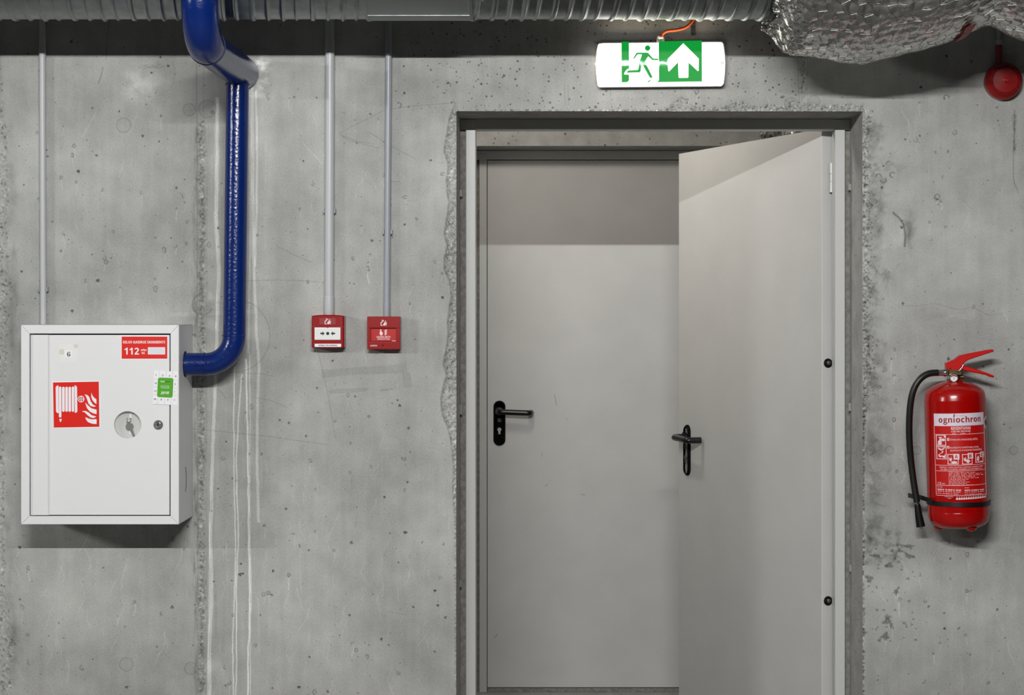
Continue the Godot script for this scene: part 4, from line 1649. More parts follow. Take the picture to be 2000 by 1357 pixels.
func flat(parent: Node3D, called: String, polys: Array, z0: float, z1: float, mat: String, label := "") -> MeshInstance3D:
	var m := Mesher.new()
	for p in polys:
		m.extrude(p, z0, z1)
	return part(parent, called, m, M[mat], label, true)

func pxrect(x0: float, y0: float, x1: float, y1: float, z: float) -> PackedVector2Array:
	var a := P(x0, y1, z)
	var b := P(x1, y0, z)
	return rect2(a.x, a.y, b.x, b.y)

func cabinet_stickers(leaf: Node3D, cab: Node3D, z: float) -> void:
	# number card under old tape
	flat(leaf, "old_tape", [pxrect(117, 672, 152, 707, z)], z, z + 0.0002, "paper", "square of old clear tape")
	flat(leaf, "old_tape", [pxrect(116, 682, 125, 692, z)], z, z + 0.00035, "old_tape")
	flat(leaf, "old_tape", [outline([[143, 672.5], [152, 672], [152, 679], [146, 680]], z)], z, z + 0.00035, "old_tape")
	flat(leaf, "number_card", [pxrect(126.5, 683.5, 141, 697.5, z)], z, z + 0.0004, "sticker_white", "small white card with the number six")
	var six := Mesher.new()
	print_px(six, "6", 131, 687, 137.5, 696, z + 0.0004, "serif_bold")
	part(leaf, "lettering", six, M["ink"], "", true)
	# emergency number sticker
	flat(leaf, "phone_sticker", [pxrect(236, 655.5, 328, 702, z)], z, z + 0.0002, "sticker_white", "red sticker with the emergency phone number")
	flat(leaf, "sticker_field", [pxrect(237.6, 657.2, 326.8, 700.4, z)], z, z + 0.0004, "sign_red")
	flat(leaf, "sticker_field", [pxrect(289, 678, 322.5, 692, z)], z, z + 0.0006, "sticker_white")
	flat(leaf, "sticker_field", [pxrect(290.2, 679.2, 321.3, 690.8, z)], z, z + 0.0007, "sticker_lilac")
	var t := Mesher.new()
	print_px(t, "KILUS GAISRUI SKAMBINTI", 240.5, 665.5, 322.5, 670.5, z + 0.0004)
	print_px(t, "112", 243, 679, 271.5, 692.2, z + 0.0004)
	print_px(t, "arba", 275, 680.8, 286, 685.2, z + 0.0004)
	print_px(t, "tel.", 276.5, 686.5, 283.5, 691.4, z + 0.0004)
	part(leaf, "lettering", t, M["sticker_white"], "", true)
	# hose reel sign, picture points read at 5.776 a pixel from (30, 625)
	var ox := 30.0
	var oy := 625.0
	var k := 5.776
	var zz := z + 0.0006
	flat(leaf, "hose_reel_sign", [outline([[411, 690], [955, 683], [960, 1214], [430, 1220]], z, ox, oy, k)], z, z + 0.0003, "sticker_white", "red square sign with a white hose reel and flames")
	flat(leaf, "sign_field", [outline([[425, 703], [942, 694], [948, 1203], [434, 1212]], z, ox, oy, k)], z, z + 0.0005, "sign_red")
	var pic := [
		outline([[455, 758], [468, 740], [487, 738], [489, 1048], [472, 1048], [459, 1030]], z, ox, oy, k),
		outline([[668, 736], [682, 738], [696, 755], [700, 1028], [690, 1042], [672, 1048]], z, ox, oy, k),
		outline([[497, 1114], [524, 1114], [516, 1147], [504, 1147]], z, ox, oy, k),
		outline([[698, 884], [716, 884], [716, 896], [698, 896]], z, ox, oy, k),
		outline([[860, 818], [870, 850], [890, 875], [915, 893], [915, 948], [892, 930], [868, 900], [856, 862]], z, ox, oy, k),
		outline([[780, 838], [812, 845], [835, 868], [850, 915], [875, 952], [912, 972], [880, 978], [850, 968], [825, 940], [810, 895], [798, 862]], z, ox, oy, k),
		outline([[788, 928], [820, 962], [860, 995], [917, 1010], [917, 1060], [880, 1052], [840, 1030], [808, 992]], z, ox, oy, k),
		outline([[750, 1028], [790, 1024], [825, 1040], [860, 1072], [915, 1088], [885, 1104], [850, 1098], [815, 1072], [785, 1042]], z, ox, oy, k),
		outline([[790, 1094], [830, 1112], [870, 1120], [917, 1116], [917, 1172], [865, 1168], [820, 1150], [798, 1122]], z, ox, oy, k),
	]
	for q in [[492, 520, 750, 1098], [527, 557, 752, 1034], [564, 593, 752, 1034], [600, 628, 752, 1034], [636, 664, 750, 1034]]:
		var p0 := P(ox + q[0] / k, oy + q[3] / k, z)
		var p1 := P(ox + q[1] / k, oy + q[2] / k, z)
		pic.append(round_rect2(p0.x, p0.y, p1.x, p1.y, (p1.x - p0.x) * 0.45, 4))
	var ring_pts := []
	for i in 25:
		var an := TAU * i / 24.0
		ring_pts.append([743 + 37 * cos(an), 890 + 37 * sin(an)])
	for i in 24:
		var an := TAU * (24 - i) / 24.0
		ring_pts.append([743 + 28 * cos(an), 890 + 28 * sin(an)])
	var m := Mesher.new()
	for p in pic:
		m.extrude(p, zz - 0.0003, zz)
	for i in 24:
		var a0 := TAU * i / 24.0
		var a1 := TAU * (i + 1) / 24.0
		m.extrude(outline([[743 + 37 * cos(a0), 890 + 37 * sin(a0)], [743 + 37 * cos(a1), 890 + 37 * sin(a1)], [743 + 28 * cos(a1), 890 + 28 * sin(a1)], [743 + 28 * cos(a0), 890 + 28 * sin(a0)]], z, ox, oy, k), zz - 0.0003, zz)
	m.extrude(outline([[738, 862], [748, 862], [748, 918], [738, 918]], z, ox, oy, k), zz - 0.0003, zz)
	m.extrude(outline([[714, 885], [772, 885], [772, 895], [714, 895]], z, ox, oy, k), zz - 0.0003, zz)
	part(leaf, "sign_picture", m, M["sticker_white"], "", true)
	# inspection sticker across the door gap (its own tilt)
	var zs := 0.2004
	var px0 := func(u: float, w: float) -> Array:
		# u, w: picture points at 15.96 a pixel from (290, 715)
		return [290.0 + u / 15.96, 715.0 + w / 15.96]
	var sheet := [px0.call(175, 135), px0.call(925, 170), px0.call(905, 1215), px0.call(125, 1180)]
	var root := flat(cab, "inspection_sticker", [outline(sheet, zs)], zs, zs + 0.0003, "sticker_white", "white month grid sticker with a green centre dated 2018")
	root.position = -cab.position
	var lines := Mesher.new()
	for q in [[345, 140, 335, 330], [550, 150, 545, 340], [760, 155, 755, 350], [290, 990, 283, 1185], [500, 1000, 488, 1195], [705, 1010, 695, 1175], [175, 405, 290, 412], [160, 643, 280, 650], [140, 880, 265, 890], [790, 440, 915, 452], [780, 680, 910, 692], [765, 910, 900, 918]]:
		var a: Array = px0.call(q[0], q[1])
		var b: Array = px0.call(q[2], q[3])
		lines.tube([P(a[0], a[1], zs + 0.0003), P(b[0], b[1], zs + 0.0003)], 0.0003, 4, false)
	part(root, "grid_lines", lines, M["line_grey"], "", true)
	var g := Mesher.new()
	var corner := []
	for q in [[300, 350, 1], [780, 370, 2], [750, 985, 3], [265, 960, 0]]:
		corner.append(px0.call(q[0], q[1]))
	var gp := PackedVector2Array()
	for i in 4:
		var c0: Array = corner[(i + 3) % 4]
		var c1: Array = corner[i]
		var c2: Array = corner[(i + 1) % 4]
		var e0 := Vector2(c0[0] - c1[0], c0[1] - c1[1]).normalized() * 4.0
		var e1 := Vector2(c2[0] - c1[0], c2[1] - c1[1]).normalized() * 4.0
		for j in 5:
			var tt := j / 4.0
			var o := Vector2(c1[0], c1[1]) + e0 * pow(1.0 - tt, 2.0) + e1 * pow(tt, 2.0)
			var w := P(o.x, o.y, zs)
			gp.append(Vector2(w.x, w.y))
	g.extrude(gp, zs, zs + 0.0006)
	part(root, "green_field", g, M["sticker_green"], "", true)
	var white := Mesher.new()
	var dark := Mesher.new()
	var zt := zs + 0.0006
	var put := func(mm: Mesher, s: String, u0: float, w0: float, u1: float, w1: float, sl: float) -> void:
		var p0: Array = px0.call(u0, w0)
		var p1: Array = px0.call(u1, w1)
		print_px(mm, s, p0[0], p0[1], p1[0], p1[1], zt - (0.0003 if s.length() < 3 else 0.0), "bold", sl)
	put.call(white, "2018", 385, 788, 635, 872, 0.2)
	part(root, "year", white, M["sticker_white"], "", true)
	white = Mesher.new()
	put.call(white, "Mano", 380, 455, 512, 498, 0.0)
	put.call(dark, "BŪSTAS", 525, 455, 685, 503, 0.0)
	part(root, "lettering", dark, M["ink"], "", true)
	part(root, "lettering", white, M["sticker_white"], "", true)
	white = Mesher.new()
	dark = Mesher.new()
	for q in [[385, 602, 665, 612], [375, 632, 670, 644], [400, 668, 655, 682]]:
		for s in 9:
			var u0: float = lerpf(q[0], q[2], s / 9.0)
			var p0: Array = px0.call(u0, q[1] + s * 1.5)
			var p1: Array = px0.call(u0 + (q[2] - q[0]) / 9.0 * (0.6 + 0.3 * sin(s * 2.1)), q[3] + s * 1.5)
			white.extrude(pxrect(p0[0], p0[1], p1[0], p1[1], zs), zt - 0.0002, zt + 0.0001)
	for q in [["1", 215, 250, 245, 300], ["2", 425, 260, 465, 315], ["3", 635, 275, 675, 325], ["4", 825, 285, 870, 335], ["5", 815, 535, 848, 582], ["12", 190, 505, 262, 555], ["11", 178, 752, 242, 800], ["10", 160, 1005, 238, 1050], ["9", 380, 1015, 415, 1065], ["8", 588, 1025, 622, 1070], ["7", 785, 1035, 822, 1082], ["6", 800, 782, 830, 802]]:
		put.call(dark, q[0], q[1], q[2], q[3], q[4], 0.2)
	part(root, "small_print", white, M["sticker_white"], "", true)
	part(root, "month_numbers", dark, M["ink"], "", true)

# ---------------------------------------------------------------- call points
func house_emblem(parent: Node3D, cx: float, cy: float, z: float) -> void:
	var m := Mesher.new()
	var q := func(pts: Array) -> void:
		m.extrude(outline(pts, z, cx, cy, 1.0), z, z + 0.0005)
	q.call([[-6.2, -0.4], [-0.2, -5.4], [0.9, -4.4], [-4.6, 0.6], [-4.6, 4.6], [-1.6, 4.6], [-1.6, 5.8], [-6.0, 5.8], [-6.0, 0.8]])
	q.call([[-3.6, -6.0], [-2.2, -6.0], [-2.2, -4.4], [-3.6, -3.2]])
	q.call([[2.2, -3.4], [6.4, 0.2], [5.6, 1.2], [5.4, 5.8], [4.2, 5.8], [4.3, 0.6], [1.6, -2.2]])
	q.call([[-0.6, 5.2], [-1.2, 3.0], [0.2, 0.6], [2.4, -1.4], [4.0, -5.4], [4.2, -3.0], [3.2, -0.6], [4.0, 1.8], [3.2, 4.6], [1.6, 5.8]])
	part(parent, "house_emblem", m, M["print_pink"], "white house and flame emblem", true)

func build_call_points() -> void:
	# break-glass point for smoke venting
	var z := 0.046
	var c := P(640, 680, 0.0)
	var d := thing("call_point", "red call point with a white push plate and two black arrows", "call point", c)
	var s := Mesher.new()
	s.extrude(outline([[608.6, 678.6], [608.8, 616.6], [618, 615.4], [632, 614.6], [646, 614.6], [660, 615.4], [671.8, 617], [671.8, 678.4], [660, 679.6], [640, 680.2], [620, 679.6]], z), 0.001, z, 0.003)
	var body := part(d, "body", s, M["call_red"])
	flat(body, "seam_line", [pxrect(608.8, 638.0, 672.0, 638.8, z)], z - 0.001, z + 0.0004, "call_red_plate")
	flat(body, "seam_line", [pxrect(665.0, 616.6, 665.6, 638.0, z)], z - 0.001, z + 0.0004, "call_red_plate")
	flat(body, "emblem_plate", [pxrect(624, 621, 655.6, 633.6, z)], z, z + 0.0006, "call_red_plate", "dull red plate")
	house_emblem(body, 640.2, 627.5, z + 0.0006)
	var pm := Mesher.new()
	pm.extrude(outline([[614.5, 663.5], [614.5, 639.4], [637.8, 639.4], [640, 640.6], [642.2, 639.4], [665, 639.4], [665, 663.5]], z), z - 0.002, z + 0.0012, 0.0006)
	var plate := part(body, "push_plate", pm, M["sticker_white"], "white push plate", true)
	flat(body, "push_field", [pxrect(616.2, 641.4, 663.0, 662.0, z)], z, z + 0.0015, "paper")
	var bl := Mesher.new()
	bl.extrude(outline([[625.8, 649.6], [630, 649.6], [630, 647.0], [634, 651.2], [630, 655.2], [630, 652.6], [625.8, 652.6]], z), z, z + 0.0019)
	bl.extrude(outline([[654.6, 649.6], [650.4, 649.6], [650.4, 647.0], [646.4, 651.2], [650.4, 655.2], [650.4, 652.6], [654.6, 652.6]], z), z, z + 0.0019)
	var cc := P(640.2, 651.1, z)
	bl.extrude(circle2(Vector2(cc.x, cc.y), 3.1 / S(z), 20), z, z + 0.0019)
	part(body, "arrows_and_dot", bl, M["ink"], "black dot between two black arrows", true)
	flat(body, "name_strip", [pxrect(614.6, 671.2, 666.3, 677.4, z)], z, z + 0.0007, "sticker_white", "white name strip")
	var t := Mesher.new()
	print_px(t, "DŪMŲ ŠALINIMAS", 622.3, 672.0, 658.6, 676.8, z + 0.0007)
	part(body, "lettering", t, M["ink"], "", true)
	# fire alarm point
	var z2 := 0.040
	var c2 := P(749, 682, 0.0)
	var d2 := thing("call_point", "red call point with a recessed red field of white lettering", "call point", c2)
	var s2 := Mesher.new()
	# a frame round the recess
	for q in [[717.2, 618, 781.3, 640.5], [717.2, 666.0, 781.3, 682], [717.2, 640.0, 724.0, 666.5], [773.8, 640.0, 781.3, 666.5]]:
		var a := P(q[0], q[3], z2)
		var b := P(q[2], q[1], z2)
		box_between(s2, Vector3(a.x, a.y, 0.03), Vector3(b.x, b.y, z2), 0.0008)
	var a2 := P(717.2, 682, z2)
	var b2 := P(781.3, 618, z2)
	box_between(s2, Vector3(a2.x, a2.y, 0.001), Vector3(b2.x, b2.y, 0.0335), 0.0012)
	var body2 := part(d2, "body", s2, M["call_red"])
	house_emblem(body2, 749.5, 630.2, z2)
	var rz := 0.0345
	flat(body2, "push_field", [pxrect(724.6, 642.4, 773.4, 665.2, rz)], 0.033, rz, "call_red_bright", "bright red push field")
	var ic := Mesher.new()
	ic.extrude(outline([[742.2, 643.2], [744.6, 643.2], [744.8, 646.4], [747.6, 649.6], [747.4, 653.4], [746, 654.8], [742.4, 654.4], [741.2, 651.0], [741.8, 648.4], [742.9, 647.4]], rz), rz, rz + 0.0005)
	part(body2, "hand_emblem", ic, M["print_pink"], "", true)
	ic = Mesher.new()
	for k in 4:
		var yy: float = 643.6 + k * 2.7
		ic.extrude(outline([[751.0, yy + 1.4], [754.6, yy - 0.4], [756.2, yy + 0.4], [753.2, yy + 2.6], [751.2, yy + 2.8]], rz), rz, rz + 0.0005)
	part(body2, "flame_emblem", ic, M["print_pink"], "", true)
	ic = Mesher.new()
	print_px(ic, "GAISRO METU", 735.6, 656.2, 762.4, 659.6, rz)
	print_px(ic, "SPAUSTI ČIA", 737.4, 659.9, 761.2, 663.6, rz)
	part(body2, "lettering", ic, M["print_pink"], "", true)
	flat(body2, "reset_edge", [pxrect(765.6, 665.2, 773.2, 666.2, z2)], z2 - 0.002, z2 + 0.0006, "paper")
	var gl := Mesher.new()
	var g0 := P(720.5, 668.6, z2)
	var g1 := P(776.0, 669.2, z2)
	gl.tube([Vector3(g0.x, g0.y, z2), Vector3(g1.x, g1.y, z2)], 0.0006, 6)
	part(body2, "raised_line", gl, M["call_red_bright"], "", true)
	var br := Mesher.new()
	print_px(br, "UniPOS", 723.4, 673.3, 736.6, 676.4, z2)
	part(body2, "lettering", br, M["print_pink"], "", true)
	var h := Mesher.new()
	var hc := P(748.0, 674.1, z2)
	h.extrude(circle2(Vector2(hc.x, hc.y), 0.0022, 16), z2, z2 + 0.0006)
	part(body2, "test_hole", h, M["gap"], "", true)

# ---------------------------------------------------------------- exit sign
func build_exit_sign() -> void:
	var zf := 0.055
	var cen := P(1291.5, 123.5, 0.0)
	var d := thing("exit_sign", "lit green and white exit sign with running figure and upward arrow", "exit sign", cen)
	var spin := Transform3D(Basis(Vector3(0, 0, 1), deg_to_rad(0.55)), Vector3.ZERO)
	var x := Transform3D(Basis(), cen) * spin * Transform3D(Basis(), -cen)
	var tray := Mesher.new()
	tray.xf = x
	var q0 := P(1168.5, 170, 0.02)
	var q1 := P(1415.0, 82, 0.02)
	tray.extrude(round_rect2(q0.x, q0.y, q1.x, q1.y, 0.012), 0.0, 0.022, 0.002)
	part(d, "back_tray", tray, M["tray_grey"], "grey back tray")
	var shell := outline([[1170, 168.0], [1166, 164], [1164.2, 150], [1163.0, 135], [1162.8, 122], [1163.4, 108], [1165, 94], [1167, 85], [1170, 81.5], [1180, 80.6], [1400, 80.6], [1411, 81], [1414.5, 84], [1416.5, 94], [1418, 108], [1418.6, 122], [1418.2, 135], [1417, 150], [1415, 164], [1411, 168.2]], zf)
	if Geometry2D.is_polygon_clockwise(shell):
		shell.reverse()
	var gp := Mesher.new()
	gp.xf = x
	gp.extrude(Mesher.inset(shell, 0.0022), 0.022, 0.046, 0.004)
	part(d, "reflector", gp, M["sign_glow"], "white lit reflector")
	# legend, points read at 7.143 a pixel from (1150, 60)
	var k := 7.143
	var g := Mesher.new()
	g.xf = x
	var zl := 0.0515
	var put := func(pts: Array, z0: float) -> void:
		g.extrude(outline(pts, zl, 1150.0, 60.0, k), z0, z0 + 0.0004)
	put.call([[458, 148], [562, 146], [562, 520], [535, 532], [508, 562], [488, 596], [496, 604], [560, 608], [560, 688], [528, 716], [455, 716]], zl)
	var hd := []
	for i in 24:
		hd.append([822 + 38 * cos(TAU * i / 24.0), 240 + 38 * sin(TAU * i / 24.0)])
	put.call(hd, zl)
	put.call([[615, 388], [660, 312], [672, 302], [815, 302], [836, 312], [896, 385], [972, 388], [972, 411], [885, 409], [834, 358], [816, 372], [786, 434], [886, 640], [882, 655], [850, 655], [746, 466], [734, 466], [722, 560], [708, 578], [526, 581], [540, 556], [562, 548], [676, 545], [690, 530], [706, 430], [742, 328], [690, 325], [678, 332], [632, 391]], zl)
	put.call([[842, 688], [876, 685], [832, 716], [804, 716]], zl)
	# the green field round the white arrow, in two halves
	put.call([[978, 147], [1320, 145], [1320, 178], [1102, 395], [1107, 560], [1120, 567], [1245, 440], [1250, 650], [1260, 660], [1320, 660], [1320, 715], [945, 716], [976, 690]], zl)
	put.call([[1320, 145], [1580, 142], [1576, 714], [1320, 715], [1320, 660], [1376, 660], [1385, 650], [1392, 445], [1518, 567], [1531, 560], [1535, 395], [1320, 178]], zl)
	part(d, "legend_film", g, M["sign_green"], "green film: running figure, door and arrow")
	var cv := Mesher.new()
	cv.xf = x
	cv.extrude(shell, 0.022, zf, 0.005)
	part(d, "clear_cover", cv, M["clear_cover"], "clear plastic cover")
	for e in [[1172.5, 123.5], [1411.0, 122.5]]:
		var sc := P(e[0], e[1], zf)
		var m := Mesher.new()
		m.xf = x
		m.extrude(circle2(Vector2(sc.x, sc.y), 0.0042, 18), zf - 0.006, zf + 0.0012, 0.0008)
		part(d, "cover_screw", m, M["steel"], "small cover screw")
	var gl := Mesher.new()
	gl.tube([P(1290, 84, 0.028), P(1290, 76, 0.028), P(1290.5, 71.5, 0.028), P(1291, 70, 0.028)], [0.0105, 0.0105, 0.009, 0.005], 16)
	part(d, "cable_gland", gl, M["gland"], "pale cable gland")
	var cb := Mesher.new()
	cb.tube(smooth_path([P(1291, 72, 0.028), P(1296, 65, 0.028), P(1305, 60.5, 0.028), P(1322, 58.5, 0.027), P(1338, 54, 0.026), P(1349, 45, 0.024), P(1356, 34, 0.022), P(1362, 10, 0.02), P(1364, -40, 0.02)], 6), 0.0042, 10)
	part(d, "cable", cb, M["cable_orange"], "orange cable rising behind the duct")
	for e in [[1.0, 0.022, 118.0], [-1.0, 0.01, 92.0]]:
		var l := AreaLight3D.new()
		l.name = "sign_light"
		d.add_child(l, true)
		l.position = Vector3(0, e[0] * 0.0575, 0.045)
		l.rotation = Vector3(deg_to_rad(e[2] * e[0]), 0, 0)
		l.area_size = Vector2(0.3, 0.018)
		l.area_range = 6.0
		l.area_attenuation = 2.0
		l.light_color = Color(1.0, 0.93, 0.82)
		l.light_energy = e[1]
		l.shadow_enabled = true
	# perforated hanging strap beside the cable
	var st := thing("perforated_strap", "narrow perforated metal strap above the exit sign", "strap", P(1354, 69, 0.004))
	var sm := Mesher.new()
	var w := 4.2
	for i in 4:
		var y0 := 69.0 - i * 13.0
		for e in [-1.0, 1.0]:
			sm.extrude(pxrect(1354 + (e - 1.0) * 0.5 * w + (1.4 if e > 0 else 0.0), y0 - 13.0, 1354 + (e + 1.0) * 0.5 * w - (1.4 if e < 0 else 0.0), y0, 0.004), 0.002, 0.004)
		sm.extrude(pxrect(1352.4, y0 - 3.5, 1355.6, y0, 0.004), 0.002, 0.004)
		sm.extrude(pxrect(1352.4, y0 - 13.0, 1355.6, y0 - 9.0, 0.004), 0.002, 0.004)
	part(st, "strip", sm, M["steel"])

# ---------------------------------------------------------------- sounder
func build_sounder() -> void:
	var c := P(1957.0, 160.0, 0.0)
	c.z = 0.0
	var d := thing("alarm_sounder", "round red alarm sounder on the wall under the foil insulation", "sounder", c)
	var x := Transform3D(Basis(Vector3(1, 0, 0), Vector3(0, 0, 1), Vector3(0, -1, 0)), c)  # lathe axis y -> out of the wall
	var b := Mesher.new()
	b.xf = x
	b.lathe([[Vector2(0.0505, 0.0), Vector2(0.0505, 0.024)], [Vector2(0.0505, 0.024), Vector2(0.0485, 0.028), Vector2(0.046, 0.03)], [Vector2(0.046, 0.03), Vector2(0.044, 0.034), Vector2(0.0385, 0.037)], [Vector2(0.0385, 0.037), Vector2(0.034, 0.041)], [Vector2(0.0335, 0.043), Vector2(0.0, 0.045)]], 64)
	var body := part(d, "body", b, M["sounder_red"])
	var ribs := Mesher.new()
	for k in 40:
		var a := TAU * k / 40.0
		ribs.xf = x * Transform3D(Basis(Vector3.UP, a), Vector3.ZERO)
		ribs.box(Vector3(0, 0.0395, 0.0382), Vector3(0.0028, 0.006, 0.0085), 0.0007)
	ribs.xf = Transform3D()
	part(body, "grille_ribs", ribs, M["sounder_red"], "ring of red grille ribs", true)
	var lens_m := Mesher.new()
	lens_m.xf = x
	lens_m.lathe([[Vector2(0.0062, 0.044), Vector2(0.0062, 0.048), Vector2(0.0052, 0.0495), Vector2(0.0042, 0.048)]], 28)
	part(body, "centre_ring", lens_m, M["call_red_bright"], "", true)
	var eye := Mesher.new()
	eye.xf = x
	eye.lathe([[Vector2(0.0042, 0.047), Vector2(0.003, 0.0482), Vector2(0.0, 0.0488)]], 20)
	part(body, "centre_lens", eye, M["call_red_plate"], "", true)
	var t := Mesher.new()
	var p0 := P(1951.5, 128, 0.012)
	t.tube([p0, Vector3(p0.x - 0.001, P(0, 86, 0.012).y, 0.012)], 0.0082, 16)
	part(d, "entry_tube", t, M["sounder_red"], "short red cable tube")
	var g := Mesher.new()
	g.tube([P(1951, 88, 0.012), P(1951, 78, 0.012)], 0.0098, 14)
	g.tube([P(1951, 79, 0.012), Vector3(P(1951, 79, 0.012).x, ROOM_H, 0.012)], 0.006, 10)
	part(d, "cable_tube", g, M["conduit_grey"])

# ---------------------------------------------------------------- fire extinguisher
const EXT_Z := 0.1
const EXT_R := 0.0818
const EXT_TILT := 0.0332

func build_extinguisher() -> void:
	var base := P(1873.5, 1031, EXT_Z)
	var d := thing("fire_extinguisher", "red powder fire extinguisher with a black hose strapped to the wall", "extinguisher", base)
	d.rotation.z = EXT_TILT
	var s := S(EXT_Z)
	var inv := Transform3D(Basis(Vector3(0, 0, 1), EXT_TILT), base).affine_inverse()
	var L := func(px: float, py: float, dz: float) -> Vector3:
		var q := inv * P(px, py, EXT_Z)
		return Vector3(q.x, q.y, dz)
	# cylinder
	var dome := [Vector2(EXT_R, 0.345), Vector2(EXT_R - 0.0012, 0.355), Vector2(0.0788, 0.3635), Vector2(0.0755, 0.3695), Vector2(0.0705, 0.3745), Vector2(0.0635, 0.3795), Vector2(0.0555, 0.3837), Vector2(0.046, 0.388), Vector2(0.0355, 0.3918), Vector2(0.0245, 0.3945)]
	var b := Mesher.new()
	b.lathe([
		[Vector2(0.0, 0.002), Vector2(0.045, 0.002), Vector2(0.06, 0.0045), Vector2(0.072, 0.012), Vector2(0.0785, 0.022), Vector2(0.0815, 0.034), Vector2(EXT_R, 0.0435)],
		[Vector2(EXT_R, 0.0435), Vector2(EXT_R + 0.0006, 0.0455), Vector2(EXT_R, 0.0475)],
		[Vector2(EXT_R, 0.0475), Vector2(EXT_R, 0.2), Vector2(EXT_R, 0.345)],
		dome,
		[dome[9], Vector2(0.021, 0.396), Vector2(0.0205, 0.398)],
	], 72)
	var body := part(d, "cylinder", b, M["extinguisher_red"], "glossy red steel cylinder", true)
	for a in [0.45, 0.45 + TAU / 3.0, 0.45 - TAU / 3.0]:
		var f := Mesher.new()
		f.tube([Vector3(0.052 * sin(a), 0.006, 0.052 * cos(a)), Vector3(0.052 * sin(a), -0.001, 0.052 * cos(a)), Vector3(0.052 * sin(a), -0.004, 0.052 * cos(a))], [0.016, 0.013, 0.006], 16)
		part(d, "foot", f, M["extinguisher_red"], "", true)
	# neck and valve
	var n := Mesher.new()
	n.lathe([[Vector2(0.0205, 0.395), Vector2(0.0205, 0.401)], [Vector2(0.0175, 0.401), Vector2(0.0175, 0.409)]], 32)
	n.box(Vector3(0.001, 0.421, 0), Vector3(0.040, 0.026, 0.026), 0.004)
	n.tube([Vector3(0.012, 0.405, 0.004), Vector3(0.024, 0.405, 0.004)], 0.006, 12)
	part(d, "valve", n, M["brass"], "brass and chrome valve body", true)
	var fer := Mesher.new()
	var h0: Vector3 = L.call(1847, 727.5, 0.006)
	var h1: Vector3 = L.call(1829, 727.5, 0.008)
	fer.tube([h0, h0.lerp(h1, 0.25), h0.lerp(h1, 0.26), h1], [0.0102, 0.0102, 0.0086, 0.0082], 20)
	part(d, "hose_ferrule", fer, M["chrome"], "chrome hose ferrule", true)
	# gauge
	var gc: Vector3 = L.call(1859, 737.5, 0.0)
	var ga := Mesher.new()
	ga.extrude(circle2(Vector2(gc.x, gc.y), 0.0118, 30), 0.006, 0.028, 0.0016)
	var gauge := part(d, "pressure_gauge", ga, M["chrome"], "small round pressure gauge", true)
	flat(gauge, "gauge_face", [circle2(Vector2(gc.x, gc.y), 0.0094, 28)], 0.0278, 0.0284, "sticker_white")
	var arc_p := PackedVector2Array()
	for i in 9:
		var an := 0.35 + (PI - 0.7) * i / 8.0
		arc_p.append(Vector2(gc.x, gc.y) + Vector2(cos(an), sin(an)) * 0.0088)
	for i in 9:
		var an := PI - 0.35 - (PI - 0.7) * i / 8.0
		arc_p.append(Vector2(gc.x, gc.y) + Vector2(cos(an), sin(an)) * 0.0058)
	flat(gauge, "gauge_scale", [arc_p], 0.0282, 0.0286, "call_red")
	flat(gauge, "gauge_needle", [rect2(gc.x - 0.0005, gc.y - 0.004, gc.x + 0.0005, gc.y + 0.006)], 0.0284, 0.0288, "ink")
	# levers, points read at 8.48 a pixel from (1750, 670)
	var lev := func(pts: Array, z0: float, z1: float, called: String, lab: String) -> void:
		var pl := PackedVector2Array()
		for p in pts:
			var q: Vector3 = L.call(1750.0 + p[0] / 8.48, 670.0 + p[1] / 8.48, 0.0)
			pl.append(Vector2(q.x, q.y))
		var m := Mesher.new()
		m.extrude(pl, z0, z1, 0.0022)
		part(d, called, m, M["lever_red"], lab, true)
	lev.call([[818, 330], [960, 272], [1048, 205], [1130, 186], [1360, 140], [1540, 106], [1590, 104], [1608, 122], [1592, 142], [1400, 204], [1182, 276], [1130, 310], [1085, 372], [1020, 445], [1000, 455], [850, 448], [822, 410]], -0.013, 0.014, "carry_handle", "red upper lever")
	lev.call([[1050, 430], [1085, 385], [1112, 368], [1145, 374], [1300, 424], [1440, 470], [1560, 512], [1612, 538], [1620, 552], [1604, 570], [1570, 564], [1500, 532], [1320, 494], [1120, 452]], -0.010, 0.011, "squeeze_lever", "red lower lever")
	var rv := Mesher.new()
	var rc: Vector3 = L.call(1853.6, 719.0, 0.014)
	rv.xf = Transform3D(Basis(), Vector3.ZERO)
	rv.extrude(circle2(Vector2(rc.x, rc.y), 0.003, 14), 0.013, 0.0156, 0.0008)
	part(d, "rivet", rv, M["chrome"], "", true)
	var pin := Mesher.new()
	var pp := []
	for q in [[1090, 320], [1098, 345], [1080, 380], [1060, 410], [1035, 445], [1005, 465], [985, 455]]:
		pp.append(L.call(1750.0 + q[0] / 8.48, 670.0 + q[1] / 8.48, 0.017))
	pin.tube(smooth_path(pp, 5), 0.0014, 8)
	part(d, "safety_pin", pin, M["chrome"], "bent wire safety pin", true)
	# hose
	var hp := []
	for q in [[1831, 727.5, 0.008], [1820, 728, 0.01], [1809, 730.5, 0.012], [1797, 738, 0.014], [1787, 751, 0.014], [1780, 770, 0.012], [1776.5, 795, 0.008], [1775.5, 830, 0.002], [1777, 865, -0.004], [1781, 905, -0.01], [1786.5, 945, -0.012], [1791, 972, -0.012], [1792.5, 981, -0.012]]:
		hp.append(L.call(q[0], q[1], q[2]))
	var hose := Mesher.new()
	hose.tube(smooth_path(hp, 5), 0.0089, 20)
	part(d, "hose", hose, M["rubber"], "black rubber hose", true)
	var nf := Mesher.new()
	nf.tube([L.call(1792.2, 978, -0.012), L.call(1793.6, 988, -0.012)], 0.0062, 14)
	part(d, "nozzle_ferrule", nf, M["chrome"], "", true)
	var nz := Mesher.new()
